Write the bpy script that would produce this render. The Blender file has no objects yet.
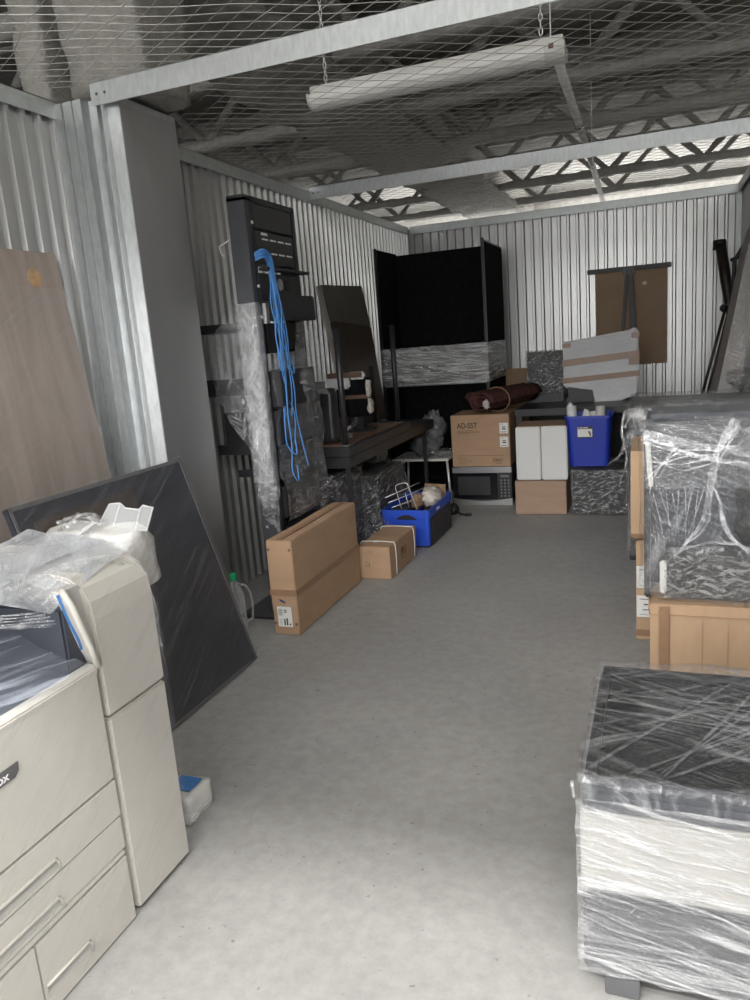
import bpy, bmesh, math, random
from mathutils import Vector, Matrix, noise
random.seed(7)
SC = bpy.context.scene
COL = SC.collection
V = Vector

# ------------------------------------------------------------------ materials
def newmat(name):
    m = bpy.data.materials.new(name); m.use_nodes = True
    nt = m.node_tree; nt.nodes.clear()
    out = nt.nodes.new('ShaderNodeOutputMaterial')
    return m, nt, out

def N(nt, t, **kw):
    n = nt.nodes.new(t)
    for k, v in kw.items():
        if k in n.inputs.keys() if isinstance(k, str) else False: n.inputs[k].default_value = v
        else: setattr(n, k, v)
    return n

def coords(nt, scale=(1, 1, 1), rot=(0, 0, 0), loc=(0, 0, 0)):
    tc = nt.nodes.new('ShaderNodeTexCoord'); mp = nt.nodes.new('ShaderNodeMapping')
    if any(rot):   # turn first, then stretch, so the streaks run along the turned direction
        mp.vector_type = 'TEXTURE'; scale = tuple(1 / q for q in scale)
    mp.inputs['Scale'].default_value = scale; mp.inputs['Rotation'].default_value = rot; mp.inputs['Location'].default_value = loc
    nt.links.new(tc.outputs['Object'], mp.inputs['Vector'])
    return mp.outputs['Vector']

def noise_tex(nt, vec, scale, detail=4, rough=.5, dist=0):
    n = nt.nodes.new('ShaderNodeTexNoise')
    n.inputs['Scale'].default_value = scale; n.inputs['Detail'].default_value = detail
    n.inputs['Roughness'].default_value = rough; n.inputs['Distortion'].default_value = dist
    nt.links.new(vec, n.inputs['Vector'])
    return n.outputs['Fac']

def ramp(nt, fac, stops):
    r = nt.nodes.new('ShaderNodeValToRGB')
    els = r.color_ramp.elements
    while len(els) < len(stops): els.new(.5)
    for e, (p, c) in zip(els, stops):
        e.position = p
        e.color = (c, c, c, 1) if not hasattr(c, '__len__') else (*c[:3], 1)
    nt.links.new(fac, r.inputs['Fac'])
    return r.outputs['Color']

def bump(nt, h, strength=.2, dist=.01):
    b = nt.nodes.new('ShaderNodeBump'); b.inputs['Strength'].default_value = strength; b.inputs['Distance'].default_value = dist
    nt.links.new(h, b.inputs['Height'])
    return b.outputs['Normal']

def pmat(name, col, rough=.5, metal=0, var=.12, nscale=8, stretch=(1, 1, 1), bstr=.1, bdist=.003, bscale=60, spec=.5, coat=0, trans=0, alpha=1):
    """Principled surface with a gentle procedural colour variation and bump."""
    m, nt, out = newmat(name)
    p = nt.nodes.new('ShaderNodeBsdfPrincipled')
    vec = coords(nt, stretch)
    f = noise_tex(nt, vec, nscale, 5, .6)
    a = tuple(max(0, c * (1 - var)) for c in col); b = tuple(min(1, c * (1 + var)) for c in col)
    nt.links.new(ramp(nt, f, [(.3, a), (.7, b)]), p.inputs['Base Color'])
    p.inputs['Roughness'].default_value = rough; p.inputs['Metallic'].default_value = metal
    p.inputs['Specular IOR Level'].default_value = spec
    p.inputs['Coat Weight'].default_value = coat
    p.inputs['Transmission Weight'].default_value = trans
    p.inputs['Alpha'].default_value = alpha
    if bstr: nt.links.new(bump(nt, noise_tex(nt, vec, bscale, 3), bstr, bdist), p.inputs['Normal'])
    nt.links.new(p.outputs[0], out.inputs[0])
    return m

def film(name, base=.1, streak=.55, dirs=((1, .05, 1), ), freq=40, lo=.52, hi=.75, rough=.22, tint=(.8, .82, .85), bstr=.6, gloss=.5, shine=.07):
    """Stretch film: mostly see-through sheet, white and glossy along its streaks."""
    m, nt, out = newmat(name)
    tot = None; hs = []
    for i, d in enumerate(dirs):
        vec = coords(nt, d[:3], (d[3] if len(d) > 3 else 0, d[4] if len(d) > 4 else 0, d[5] if len(d) > 5 else 0), (i * 3.1, i * 1.7, i))
        f = noise_tex(nt, vec, freq, 6, .62, .25)
        hs.append(f)
        c = ramp(nt, f, [(lo, 0.0), (hi, 1.0)])  # white streaks: creases of the film with highlights painted in by noise
        if tot is None: tot = c
        else:
            mx = nt.nodes.new('ShaderNodeMath'); mx.operation = 'MAXIMUM'
            nt.links.new(tot, mx.inputs[0]); nt.links.new(c, mx.inputs[1]); tot = mx.outputs[0]
    mr = nt.nodes.new('ShaderNodeMapRange')
    nt.links.new(tot, mr.inputs[0]); mr.inputs['To Min'].default_value = base; mr.inputs['To Max'].default_value = base + streak
    nrm = bump(nt, hs[0], bstr, .02)
    if len(hs) > 1:
        b2 = nt.nodes.new('ShaderNodeBump'); b2.inputs['Strength'].default_value = bstr; b2.inputs['Distance'].default_value = .02
        nt.links.new(hs[1], b2.inputs['Height']); nt.links.new(nrm, b2.inputs['Normal']); nrm = b2.outputs['Normal']
    tr = nt.nodes.new('ShaderNodeBsdfTransparent')
    gl = nt.nodes.new('ShaderNodeBsdfGlossy'); gl.inputs['Roughness'].default_value = rough; gl.inputs['Color'].default_value = (1, 1, 1, 1)
    df = nt.nodes.new('ShaderNodeBsdfDiffuse'); df.inputs['Color'].default_value = (*tint, 1)
    nt.links.new(nrm, gl.inputs['Normal']); nt.links.new(nrm, df.inputs['Normal'])
    m1 = nt.nodes.new('ShaderNodeMixShader'); m1.inputs[0].default_value = gloss
    nt.links.new(df.outputs[0], m1.inputs[1]); nt.links.new(gl.outputs[0], m1.inputs[2])
    m2 = nt.nodes.new('ShaderNodeMixShader')
    nt.links.new(mr.outputs[0], m2.inputs[0]); nt.links.new(tr.outputs[0], m2.inputs[1]); nt.links.new(m1.outputs[0], m2.inputs[2])
    # the sheet itself mirrors the lamps on its creases
    sh = nt.nodes.new('ShaderNodeBsdfGlossy'); sh.inputs['Roughness'].default_value = .09
    b3 = nt.nodes.new('ShaderNodeBump'); b3.inputs['Strength'].default_value = min(1, bstr * 1.3); b3.inputs['Distance'].default_value = .03
    nt.links.new(hs[-1], b3.inputs['Height']); nt.links.new(b3.outputs['Normal'], sh.inputs['Normal'])
    m3 = nt.nodes.new('ShaderNodeMixShader'); m3.inputs[0].default_value = shine
    nt.links.new(m2.outputs[0], m3.inputs[1]); nt.links.new(sh.outputs[0], m3.inputs[2])
    nt.links.new(m3.outputs[0], out.inputs[0])
    return m

# concrete floor with pits and blotches
def concrete():
    m, nt, out = newmat('concrete')
    p = nt.nodes.new('ShaderNodeBsdfPrincipled')
    vec = coords(nt)
    a = ramp(nt, noise_tex(nt, vec, 1.3, 6, .6), [(.3, (.30, .295, .285)), (.7, (.37, .362, .35))])
    b = ramp(nt, noise_tex(nt, vec, 22, 4, .7), [(.3, .86), (.65, 1.05)])
    sp = ramp(nt, noise_tex(nt, vec, 48, 2, .5), [(.70, 1.0), (.76, .62)])
    mx = nt.nodes.new('ShaderNodeMixRGB'); mx.blend_type = 'MULTIPLY'; mx.inputs[0].default_value = 1
    nt.links.new(a, mx.inputs[1]); nt.links.new(b, mx.inputs[2])
    mx2 = nt.nodes.new('ShaderNodeMixRGB'); mx2.blend_type = 'MULTIPLY'; mx2.inputs[0].default_value = 1
    nt.links.new(mx.outputs[0], mx2.inputs[1]); nt.links.new(sp, mx2.inputs[2])
    nt.links.new(mx2.outputs[0], p.inputs['Base Color'])
    p.inputs['Roughness'].default_value = .6
    nt.links.new(bump(nt, noise_tex(nt, vec, 60, 4), .12, .004), p.inputs['Normal'])
    nt.links.new(p.outputs[0], out.inputs[0])
    return m

def sprayed(name, c0, c1):
    m, nt, out = newmat(name)
    p = nt.nodes.new('ShaderNodeBsdfPrincipled'); vec = coords(nt)
    f = noise_tex(nt, vec, 14, 8, .75)
    nt.links.new(ramp(nt, f, [(.3, c0), (.7, c1)]), p.inputs['Base Color'])
    p.inputs['Roughness'].default_value = .95; p.inputs['Specular IOR Level'].default_value = .1
    nt.links.new(bump(nt, noise_tex(nt, vec, 30, 8, .8), 1.0, .05), p.inputs['Normal'])
    nt.links.new(p.outputs[0], out.inputs[0])
    return m

def wood(name, c0, c1, axis=2, rough=.5):
    m, nt, out = newmat(name)
    p = nt.nodes.new('ShaderNodeBsdfPrincipled')
    sc = [9, 9, 9]; sc[axis] = .5
    vec = coords(nt, tuple(sc))
    f = noise_tex(nt, vec, 1.6, 6, .6, .6)
    nt.links.new(ramp(nt, f, [(.3, c0), (.7, c1)]), p.inputs['Base Color'])
    p.inputs['Roughness'].default_value = rough
    nt.links.new(p.outputs[0], out.inputs[0])
    return m

M = {}
M['concrete'] = concrete()
M['steel_wall'] = pmat('galvanised_sheet', (.54, .54, .535), .36, .85, .10, 3, (1, 1, .05), .04, .002, 20)
M['steel_post'] = pmat('galvanised_post', (.50, .52, .53), .45, .7, .12, 60, (1, 1, .3), .1, .002, 90)
M['steel_trim'] = pmat('galvanised_trim', (.62, .65, .65), .45, .6, .08, 20, (1, 1, 1), .05, .002, 60)
M['column_sheet'] = pmat('galvanised_post_shaded', (.42, .42, .425), .42, .8, .06, 5, (1, 1, .3), .04, .002, 60)
M['mesh_wire'] = pmat('mesh_wire', (.62, .61, .58), .45, .6, .1, 5, bstr=0)
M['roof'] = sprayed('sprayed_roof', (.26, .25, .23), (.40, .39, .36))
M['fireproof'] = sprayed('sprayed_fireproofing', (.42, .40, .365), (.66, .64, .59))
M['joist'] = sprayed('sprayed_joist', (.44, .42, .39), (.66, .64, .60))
M['envelope'] = sprayed('unlit_hall_wall', (.05, .05, .05), (.07, .07, .07))  # near-black colour carries the darkness of the unlit hall
M['card'] = pmat('cardboard', (.40, .265, .17), .8, 0, .07, 6, (1, 1, 3), .1, .002, 40, .2)
M['card_pale'] = pmat('cardboard_pale', (.47, .32, .205), .8, 0, .06, 5, (3, 3, 1), .1, .002, 40, .2)
M['card_dark'] = pmat('cardboard_dull', (.28, .185, .12), .85, 0, .08, 6, (1, 1, 3), .1, .002, 40, .2)
M['card_side'] = pmat('cardboard_greyish', (.37, .255, .19), .85, 0, .08, 6, (1, 1, 3), .1, .002, 40, .2)
M['tape'] = pmat('brown_packing_tape', (.26, .15, .085), .3, 0, .12, 20, (1, 1, 1), .15, .002, 30, .5)
M['tape_pale'] = pmat('paper_tape', (.29, .175, .105), .45, 0, .08, 20, (1, 1, 1), .1, .002, 30, .4)
M['paper'] = pmat('white_paper', (.72, .72, .70), .7, 0, .04, 10, bstr=0)
M['ink'] = pmat('dark_print', (.07, .05, .04), .7, 0, .1, 20, bstr=0)
M['ink_brown'] = pmat('brown_print', (.16, .09, .055), .8, 0, .1, 20, bstr=0)
M['ink_blue'] = pmat('blue_marker', (.04, .05, .18), .6, 0, .1, 20, bstr=0)
M['cream'] = pmat('printer_shell', (.54, .515, .47), .5, 0, .03, 10, (1, 1, 1), .05, .001, 80)
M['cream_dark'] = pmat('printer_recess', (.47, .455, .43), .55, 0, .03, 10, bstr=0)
M['badge'] = pmat('badge_grey', (.09, .085, .09), .4, 0, .1, 30, bstr=0)
M['white_print'] = pmat('white_print', (.8, .8, .8), .5, 0, .02, 10, bstr=0)
M['charcoal'] = pmat('charcoal_plastic', (.045, .05, .065), .42, 0, .15, 8, bstr=.05)
M['black'] = pmat('black_plastic', (.018, .018, .020), .45, 0, .2, 12, bstr=.05)
M['black_metal'] = pmat('black_steel', (.018, .018, .021), .38, .1, .2, 12, bstr=.04)
M['rack_metal'] = pmat('rack_steel', (.03, .031, .036), .4, .2, .15, 12, bstr=.04)
M['rack_lit'] = pmat('rack_steel_lit', (.055, .057, .065), .45, .2, .1, 12, bstr=.04)  # lighter copy of the rack steel, lit tone put into the colour
M['black_fabric'] = pmat('black_felt', (.011, .011, .012), .95, 0, .3, 30, bstr=.2, spec=.1)
M['leather'] = pmat('black_leather', (.02, .02, .022), .35, 0, .2, 12, bstr=.25, bscale=80)
M['board_black'] = pmat('black_board', (.028, .03, .04), .38, 0, .25, 3, (1, 1, 6), .05)
M['glossblack'] = pmat('gloss_black', (.01, .01, .012), .12, 0, .2, 12, bstr=0)
M['frame_edge'] = pmat('grey_edge', (.16, .16, .17), .4, .4, .1, 12, bstr=0)
M['chrome'] = pmat('chrome_wire', (.72, .72, .72), .35, .5, .05, 12, bstr=0)
M['steel_brushed'] = pmat('brushed_steel', (.5, .5, .5), .3, .85, .1, 6, (1, 1, 30), .05)
M['blue_plastic'] = pmat('blue_plastic', (.012, .035, .36), .4, 0, .08, 6, bstr=.03)
M['blue_crate'] = pmat('blue_crate_plastic', (.02, .075, .52), .42, 0, .08, 6, bstr=.03)
M['blue_cable'] = pmat('blue_cable', (.07, .24, .58), .45, 0, .12, 20, bstr=0)
M['blue_tape'] = pmat('blue_tape', (.06, .20, .50), .5, 0, .1, 20, bstr=0)
M['maroon'] = pmat('maroon_blanket', (.075, .035, .030), .95, 0, .3, 25, bstr=.6, bdist=.01, bscale=50, spec=.1)
M['dark_wood'] = wood('dark_leaner', (.045, .034, .028), (.075, .055, .042), 2, .42)
M['grey_laminate'] = wood('grey_leaner_top', (.085, .078, .066), (.12, .11, .092), 2, .5)
M['brown_under'] = wood('brown_underside', (.11, .06, .04), (.17, .10, .07), 1, .55)
M['greywood'] = wood('greyish_wood', (.235, .192, .165), (.34, .285, .25), 2, .5)
M['hardboard'] = pmat('brown_hardboard', (.37, .255, .165), .75, 0, .06, 4, bstr=.05)
M['white_wrap'] = pmat('white_foam_wrap', (.66, .66, .68), .6, 0, .08, 5, (1, 1, 2), .7, .01, 22)
M['cloth'] = pmat('crumpled_cloth', (.55, .50, .46), .9, 0, .25, 14, bstr=.8, bdist=.02, bscale=25)
M['greybag'] = pmat('grey_plastic_bag', (.16, .165, .175), .4, 0, .3, 12, bstr=.9, bdist=.02, bscale=22)
M['white_card'] = pmat('white_coated_carton', (.66, .66, .65), .5, 0, .02, 6, bstr=.04)
M['white_plastic'] = pmat('white_plastic', (.66, .65, .62), .4, 0, .04, 6, bstr=.04)
M['diffuser'] = pmat('lamp_diffuser', (.80, .80, .77), .35, 0, .04, 6, bstr=.04)
M['rust_tube'] = pmat('dark_bronze_tube', (.04, .032, .026), .4, .4, .3, 12, bstr=.1)
M['green_cap'] = pmat('green_cap', (.01, .30, .12), .4, 0, .1, 12, bstr=0)
M['pale_slab'] = pmat('pale_slab', (.33, .30, .28), .6, 0, .15, 5, (1, 1, .5), .2)
M['sponge'] = pmat('tan_sticker', (.42, .27, .15), .8, 0, .25, 40, bstr=.2)
def clear_plastic(name, a=.12, tint=(.9, .92, .92), rough=.1):
    m, nt, out = newmat(name)
    lw = nt.nodes.new('ShaderNodeLayerWeight'); lw.inputs[0].default_value = .35
    mr = nt.nodes.new('ShaderNodeMapRange'); nt.links.new(lw.outputs['Facing'], mr.inputs[0]); mr.inputs['To Min'].default_value = a; mr.inputs['To Max'].default_value = .75
    tr = nt.nodes.new('ShaderNodeBsdfTransparent'); gl = nt.nodes.new('ShaderNodeBsdfPrincipled')
    gl.inputs['Base Color'].default_value = (*tint, 1); gl.inputs['Roughness'].default_value = rough
    vec = coords(nt); nt.links.new(bump(nt, noise_tex(nt, vec, 15, 3), .2, .01), gl.inputs['Normal'])
    mx = nt.nodes.new('ShaderNodeMixShader'); nt.links.new(mr.outputs[0], mx.inputs[0]); nt.links.new(tr.outputs[0], mx.inputs[1]); nt.links.new(gl.outputs[0], mx.inputs[2])
    nt.links.new(mx.outputs[0], out.inputs[0]); return m
M['clear'] = clear_plastic('clear_plastic', .06)
# films: dirs = (sx, sy, sz, rotx, roty, rotz); a small scale along an axis stretches the streaks along it
M['film_h'] = film('film_horizontal_streaks', .14, .60, ((.06, .06, 2.2), (.2, .2, 2.6, 0, .22, 0)), 26, .50, .66, .2, gloss=.5)
M['film_top'] = film('film_crossed_streaks', .05, .40, ((2.6, .10, .3, 0, 0, -1.0), (2.6, .12, .3, 0, 0, 1.15)), 17, .54, .72, .25, shine=.06)
M['film_light'] = film('film_light', .05, .30, ((1.2, .3, .14, .1, .35, 0), (.25, .5, 2.2, .2, .4, 0)), 24, .55, .78, .25)
M['film_printer'] = film('film_over_printer', .04, .15, ((1, .10, 1.6, .62, 0, 0), ), 26, .50, .72, .3, gloss=.35, shine=.02, bstr=.2)
M['film_deck'] = film('film_over_deck', .12, .42, ((2.4, .10, 1, 0, 0, -.25), ), 22, .50, .70, .3, tint=(.62, .68, .80), gloss=.3, shine=.04)
M['film_dark'] = film('film_over_black', .04, .16, ((.6, .08, 1.8, .5, 0, 0), ), 20, .52, .78, .3, gloss=.5)
M['film_silver'] = film('film_silver_band', .25, .72, ((.14, .14, 3.0), (.4, .4, 2.6, 0, .15, 0)), 24, .47, .66, .2, gloss=.55)
M['film_crinkle'] = film('film_crinkled', .04, .85, ((.8, .8, 3.0, .1, .3, 0), (.5, .5, 2.8, .3, -.5, 0)), 30, .55, .62, .18, bstr=1.0, gloss=.6)
M['film_rack'] = film('film_rack_post', .22, .55, ((2.2, 2.2, .35, 0, .65, 0), (2.4, 2.4, .5, 0, -.6, 0)), 26, .48, .70, .25, gloss=.5)
M['film_veil'] = film('film_loose_veil', .10, .60, ((2.4, 2.4, .16, .3, .4, 0), (.4, .4, 2.6, 0, .5, 0)), 22, .52, .76, .22, gloss=.5)
M['film_strand'] = film('film_pulled_strand', .10, .45, ((1, 1, 1), (.2, 1.5, .2)), 22, .45, .68, .22, gloss=.4)
M['film_bag'] = film('film_bunched', .42, .45, ((.6, .6, 1.4, .5, .3, 0), (1.2, .3, .6, 0, 0, .6)), 11, .46, .66, .25, tint=(.74, .77, .82), gloss=.4)
M['film_white'] = film('film_bunched_white', .55, .4, ((.6, .6, 1.4, .5, .3, 0), ), 9, .46, .66, .3, tint=(.80, .79, .76), gloss=.25)

# ------------------------------------------------------------------ object helpers
def wloc(o):
    p = V((0, 0, 0))
    while o is not None:
        p = p + o.location; o = o.parent
    return p

def tag(o, label=None, cat=None, group=None, kind=None):
    if label: o['label'] = label
    if cat: o['category'] = cat
    if group: o['group'] = group
    if kind: o['kind'] = kind
    return o

def thing(name, label, cat, loc, group=None):
    o = bpy.data.objects.new(name, None); COL.objects.link(o)
    o.location = loc; o.empty_display_size = .05
    return tag(o, label, cat, group)

class MB:
    """Collects faces in world coordinates; build() links them as ONE mesh object."""
    def __init__(s): s.v = []; s.f = []
    def add(s, vs, fs):
        b = len(s.v); s.v += [V(p) for p in vs]; s.f += [tuple(b + i for i in f) for f in fs]; return s
    def box(s, x0, x1, y0, y1, z0, z1):
        return s.hexa([(x0, y0, z0), (x1, y0, z0), (x1, y1, z0), (x0, y1, z0), (x0, y0, z1), (x1, y0, z1), (x1, y1, z1), (x0, y1, z1)])
    def hexa(s, p):
        return s.add(p, [(0, 3, 2, 1), (4, 5, 6, 7), (0, 1, 5, 4), (1, 2, 6, 5), (2, 3, 7, 6), (3, 0, 4, 7)])
    def slab(s, a, b, c, d, t):
        """quad a,b,c,d given thickness t along its normal"""
        a, b, c, d = map(V, (a, b, c, d)); n = (b - a).cross(d - a).normalized() * t
        return s.hexa([a, b, c, d, a + n, b + n, c + n, d + n])
    def bar(s, a, b, w, h=None, up=(0, 0, 1)):
        a, b = V(a), V(b); h = h or w; d = (b - a).normalized(); u = V(up)
        if abs(d.dot(u)) > .97: u = V((0, 1, 0))
        x = d.cross(u).normalized() * w / 2; y = x.cross(d).normalized() * h / 2
        return s.hexa([a - x - y, a + x - y, a + x + y, a - x + y, b - x - y, b + x - y, b + x + y, b - x + y])
    def tube(s, pts, r, n=8, cap=True):
        pts = [V(p) for p in pts]; rr = r if hasattr(r, '__len__') else [r] * len(pts)
        base = len(s.v); prev = None
        for i, p in enumerate(pts):
            d = (pts[min(i + 1, len(pts) - 1)] - pts[max(i - 1, 0)]).normalized()
            if prev is None:
                u = d.cross(V((0, 0, 1)));
                if u.length < .1: u = d.cross(V((0, 1, 0)))
                u.normalize()
            else: u = (prev - d * prev.dot(d)).normalized()
            prev = u; w = d.cross(u)
            for k in range(n):
                a = 2 * math.pi * k / n; s.v.append(p + (u * math.cos(a) + w * math.sin(a)) * rr[i])
        for i in range(len(pts) - 1):
            for k in range(n):
                a = base + i * n + k; b = base + i * n + (k + 1) % n
                s.f.append((a, b, b + n, a + n))
        if cap:
            s.f.append(tuple(base + k for k in reversed(range(n)))); s.f.append(tuple(base + (len(pts) - 1) * n + k for k in range(n)))
        return s
    def lathe(s, c, prof, n=24, axis='z', cap=True):
        c = V(c); base = len(s.v)
        for r, h in prof:
            for k in range(n):
                a = 2 * math.pi * k / n; p = V((r * math.cos(a), r * math.sin(a), h))
                if axis == 'x': p = V((p.z, p.x, p.y))
                if axis == 'y': p = V((p.x, p.z, p.y))
                s.v.append(c + p)
        for i in range(len(prof) - 1):
            for k in range(n):
                a = base + i * n + k; b = base + i * n + (k + 1) % n; s.f.append((a, b, b + n, a + n))
        if cap:
            s.f.append(tuple(base + k for k in reversed(range(n)))); s.f.append(tuple(base + (len(prof) - 1) * n + k for k in range(n)))
        return s
    def prism(s, poly, ext):
        """poly = list of 3-D points, swept by the vector ext"""
        n = len(poly); e = V(ext); base = len(s.v)
        s.v += [V(p) for p in poly] + [V(p) + e for p in poly]
        s.f.append(tuple(base + i for i in reversed(range(n)))); s.f.append(tuple(base + n + i for i in range(n)))
        for i in range(n):
            j = (i + 1) % n; s.f.append((base + i, base + j, base + n + j, base + n + i))
        return s
    def gridbox(s, x0, x1, y0, y1, z0, z1, step=.05, amp=.006, freq=14, skip='', seed=0, zcorr=1.0, rnd=0):
        """subdivided box skin with wrinkles; skip may hold x X y Y z Z to leave a face out"""
        base = {}
        def vid(p):
            k = (round(p[0], 5), round(p[1], 5), round(p[2], 5))
            if k not in base:
                q = V(p); nn = noise.noise_vector(V((q.x * freq, q.y * freq, q.z * freq * zcorr)) + V((seed, seed * 2, 0)))
                q = q + nn * amp
                if rnd:
                    cx, cy, cz = (x0 + x1) / 2, (y0 + y1) / 2, (z0 + z1) / 2
                    dx = min(q.x - x0, x1 - q.x); dy = min(q.y - y0, y1 - q.y); dz = z1 - q.z
                    for (u, w) in ((dx, dy), (dx, dz), (dy, dz)):
                        if u < rnd and w < rnd:
                            t = (1 - max(u, 0) / rnd) * (1 - max(w, 0) / rnd) * rnd * .3
                            q = q + (V((cx, cy, cz)) - q).normalized() * t
                base[k] = len(s.v); s.v.append(q)
            return base[k]
        def face(o, u, w, nu, nw, flip):
            o, u, w = V(o), V(u), V(w)
            for i in range(nu):
                for j in range(nw):
                    q = [o + u * (a / nu) + w * (b / nw) for a, b in ((i, j), (i + 1, j), (i + 1, j + 1), (i, j + 1))]
                    ids = [vid(p) for p in q]
                    s.f.append(tuple(reversed(ids)) if flip else tuple(ids))
        nx = max(2, round((x1 - x0) / step)); ny = max(2, round((y1 - y0) / step)); nz = max(2, round((z1 - z0) / step))
        X, Y, Z = (x1 - x0, 0, 0), (0, y1 - y0, 0), (0, 0, z1 - z0)
        if 'z' not in skip: face((x0, y0, z0), X, Y, nx, ny, True)
        if 'Z' not in skip: face((x0, y0, z1), X, Y, nx, ny, False)
        if 'y' not in skip: face((x0, y0, z0), X, Z, nx, nz, False)
        if 'Y' not in skip: face((x0, y1, z0), X, Z, nx, nz, True)
        if 'x' not in skip: face((x0, y0, z0), Y, Z, ny, nz, True)
        if 'X' not in skip: face((x1, y0, z0), Y, Z, ny, nz, False)
        return s
    def sheet(s, a, b, c, d, nu=10, nw=10, amp=.01, freq=10, sag=0, seed=0):
        """bilinear quad a b c d, wrinkled"""
        a, b, c, d = map(V, (a, b, c, d)); base = len(s.v)
        for i in range(nu + 1):
            for j in range(nw + 1):
                u, w = i / nu, j / nw
                p = a * (1 - u) * (1 - w) + b * u * (1 - w) + c * u * w + d * (1 - u) * w
                p = p + noise.noise_vector(p * freq + V((seed, 0, seed))) * amp; p.z -= sag * 4 * u * (1 - u)
                s.v.append(p)
        for i in range(nu):
            for j in range(nw):
                q = base + i * (nw + 1) + j; s.f.append((q, q + nw + 1, q + nw + 2, q + 1))
        return s
    def ribbon(s, pts, w, face=(0, -1, 0), n=16, twist=0, amp=.004):
        pts = [V(p) for p in pts]; out = []
        P = [pts[0]] + pts + [pts[-1]]
        for i in range(1, len(P) - 2):
            for k in range(n):
                t = k / n; p0, p1, p2, p3 = P[i - 1:i + 3]
                out.append(.5 * ((2 * p1) + (p2 - p0) * t + (2 * p0 - 5 * p1 + 4 * p2 - p3) * t * t + (3 * p1 - p0 - 3 * p2 + p3) * t ** 3))
        out.append(pts[-1]); base = len(s.v); L = len(out)
        ww = w if hasattr(w, '__len__') else (w, w)
        for i, p in enumerate(out):
            t = i / (L - 1); d = (out[min(i + 1, L - 1)] - out[max(i - 1, 0)]).normalized()
            f = Matrix.Rotation(twist * t, 3, d) @ V(face); side = d.cross(f).normalized()
            wd = ww[0] * (1 - t) + ww[1] * t; wd *= .75 + .5 * noise.noise(p * 9)
            for q in (-.5, -.17, .17, .5):
                s.v.append(p + side * wd * q + noise.noise_vector(p * 25 + V((q * 9, 0, 0))) * amp)
        for i in range(L - 1):
            for k in range(3):
                q = base + i * 4 + k; s.f.append((q, q + 4, q + 5, q + 1))
        return s
    def blob(s, c, r, seed=0, amp=.25, freq=3, nu=24, nv=14, sq=2):
        base = len(s.v); c = V(c)
        for j in range(nv + 1):
            ph = math.pi * j / nv
            for i in range(nu):
                th = 2 * math.pi * i / nu; d = V((math.sin(ph) * math.cos(th), math.sin(ph) * math.sin(th), math.cos(ph)))
                if sq != 2:
                    k = (abs(d.x) ** sq + abs(d.y) ** sq + abs(d.z) ** sq) ** (-1 / sq)
                else: k = 1
                k *= 1 + amp * noise.fractal(d * freq + V((seed, seed, 0)), 1, 2, 3)
                s.v.append(c + V((d.x * r[0], d.y * r[1], d.z * r[2])) * k)
        for j in range(nv):
            for i in range(nu):
                a = base + j * nu + i; b = base + j * nu + (i + 1) % nu; s.f.append((a, a + nu, b + nu, b))
        return s
    def build(s, name, mat, parent=None, bevel=0, smooth=False, seg=2):
        if parent is None:
            lo = V((min(p.x for p in s.v), min(p.y for p in s.v), min(p.z for p in s.v))); hi = V((max(p.x for p in s.v), max(p.y for p in s.v), 0))
            o0 = V(((lo.x + hi.x) / 2, (lo.y + hi.y) / 2, lo.z))
        else: o0 = wloc(parent)
        me = bpy.data.meshes.new(name); me.from_pydata([p - o0 for p in s.v], [], s.f)
        bm = bmesh.new(); bm.from_mesh(me)
        bmesh.ops.remove_doubles(bm, verts=bm.verts, dist=1e-6)
        bmesh.ops.recalc_face_normals(bm, faces=bm.faces)
        if bevel:
            ed = [e for e in bm.edges if len(e.link_faces) == 2 and e.calc_face_angle(0) > .5]
            bmesh.ops.bevel(bm, geom=ed, offset=bevel, segments=seg, affect='EDGES', clamp_overlap=True)
        bm.to_mesh(me); bm.free()
        o = bpy.data.objects.new(name, me); COL.objects.link(o); me.materials.append(M[mat])
        if parent is None: o.location = o0
        else: o.parent = parent
        if smooth: me.shade_smooth()
        return o

def box(name, mat, parent, x0, x1, y0, y1, z0, z1, bevel=.003, **k):
    return MB().box(x0, x1, y0, y1, z0, z1).build(name, mat, parent, bevel, **k)

def struct(o): o['kind'] = 'structure'; return o

def text(s, name, size, mat, parent, org, xdir, updir, depth=.0006, sx=1.0):
    """letters standing on a surface: org = lower-left, xdir = reading direction"""
    cu = bpy.data.curves.new(name, 'FONT'); cu.body = s; cu.size = size; cu.extrude = depth; cu.offset = size * .018
    t = bpy.data.objects.new('tmp', cu); COL.objects.link(t)
    dg = bpy.context.evaluated_depsgraph_get(); me = bpy.data.meshes.new_from_object(t.evaluated_get(dg))
    COL.objects.unlink(t); bpy.data.objects.remove(t)
    x = V(xdir).normalized(); y = V(updir).normalized(); z = x.cross(y)
    mt = Matrix((( x.x * sx, y.x, z.x), (x.y * sx, y.y, z.y), (x.z * sx, y.z, z.z))).to_4x4(); mt.translation = V(org) - wloc(parent)
    me.transform(mt); me.materials.clear(); me.materials.append(M[mat]); me.name = name
    o = bpy.data.objects.new(name, me); COL.objects.link(o); o.parent = parent
    return o

def marks(name, mat, parent, org, xdir, updir, rects, t=.0012):
    x = V(xdir).normalized(); y = V(updir).normalized(); n = x.cross(y); org = V(org); m = MB()
    for (a, b, c, d) in rects:
        q = [org + x * a + y * c, org + x * b + y * c, org + x * b + y * d, org + x * a + y * d]
        m.hexa(q + [p + n * t for p in q])
    return m.build(name, mat, parent)

# ------------------------------------------------------------------ room
LX, RX, BY, HZ = -2.362, .66, 7.56, 2.45
struct(MB().box(-9, 7, -6, 16, -.1, 0).build('floor', 'concrete'))

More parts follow.
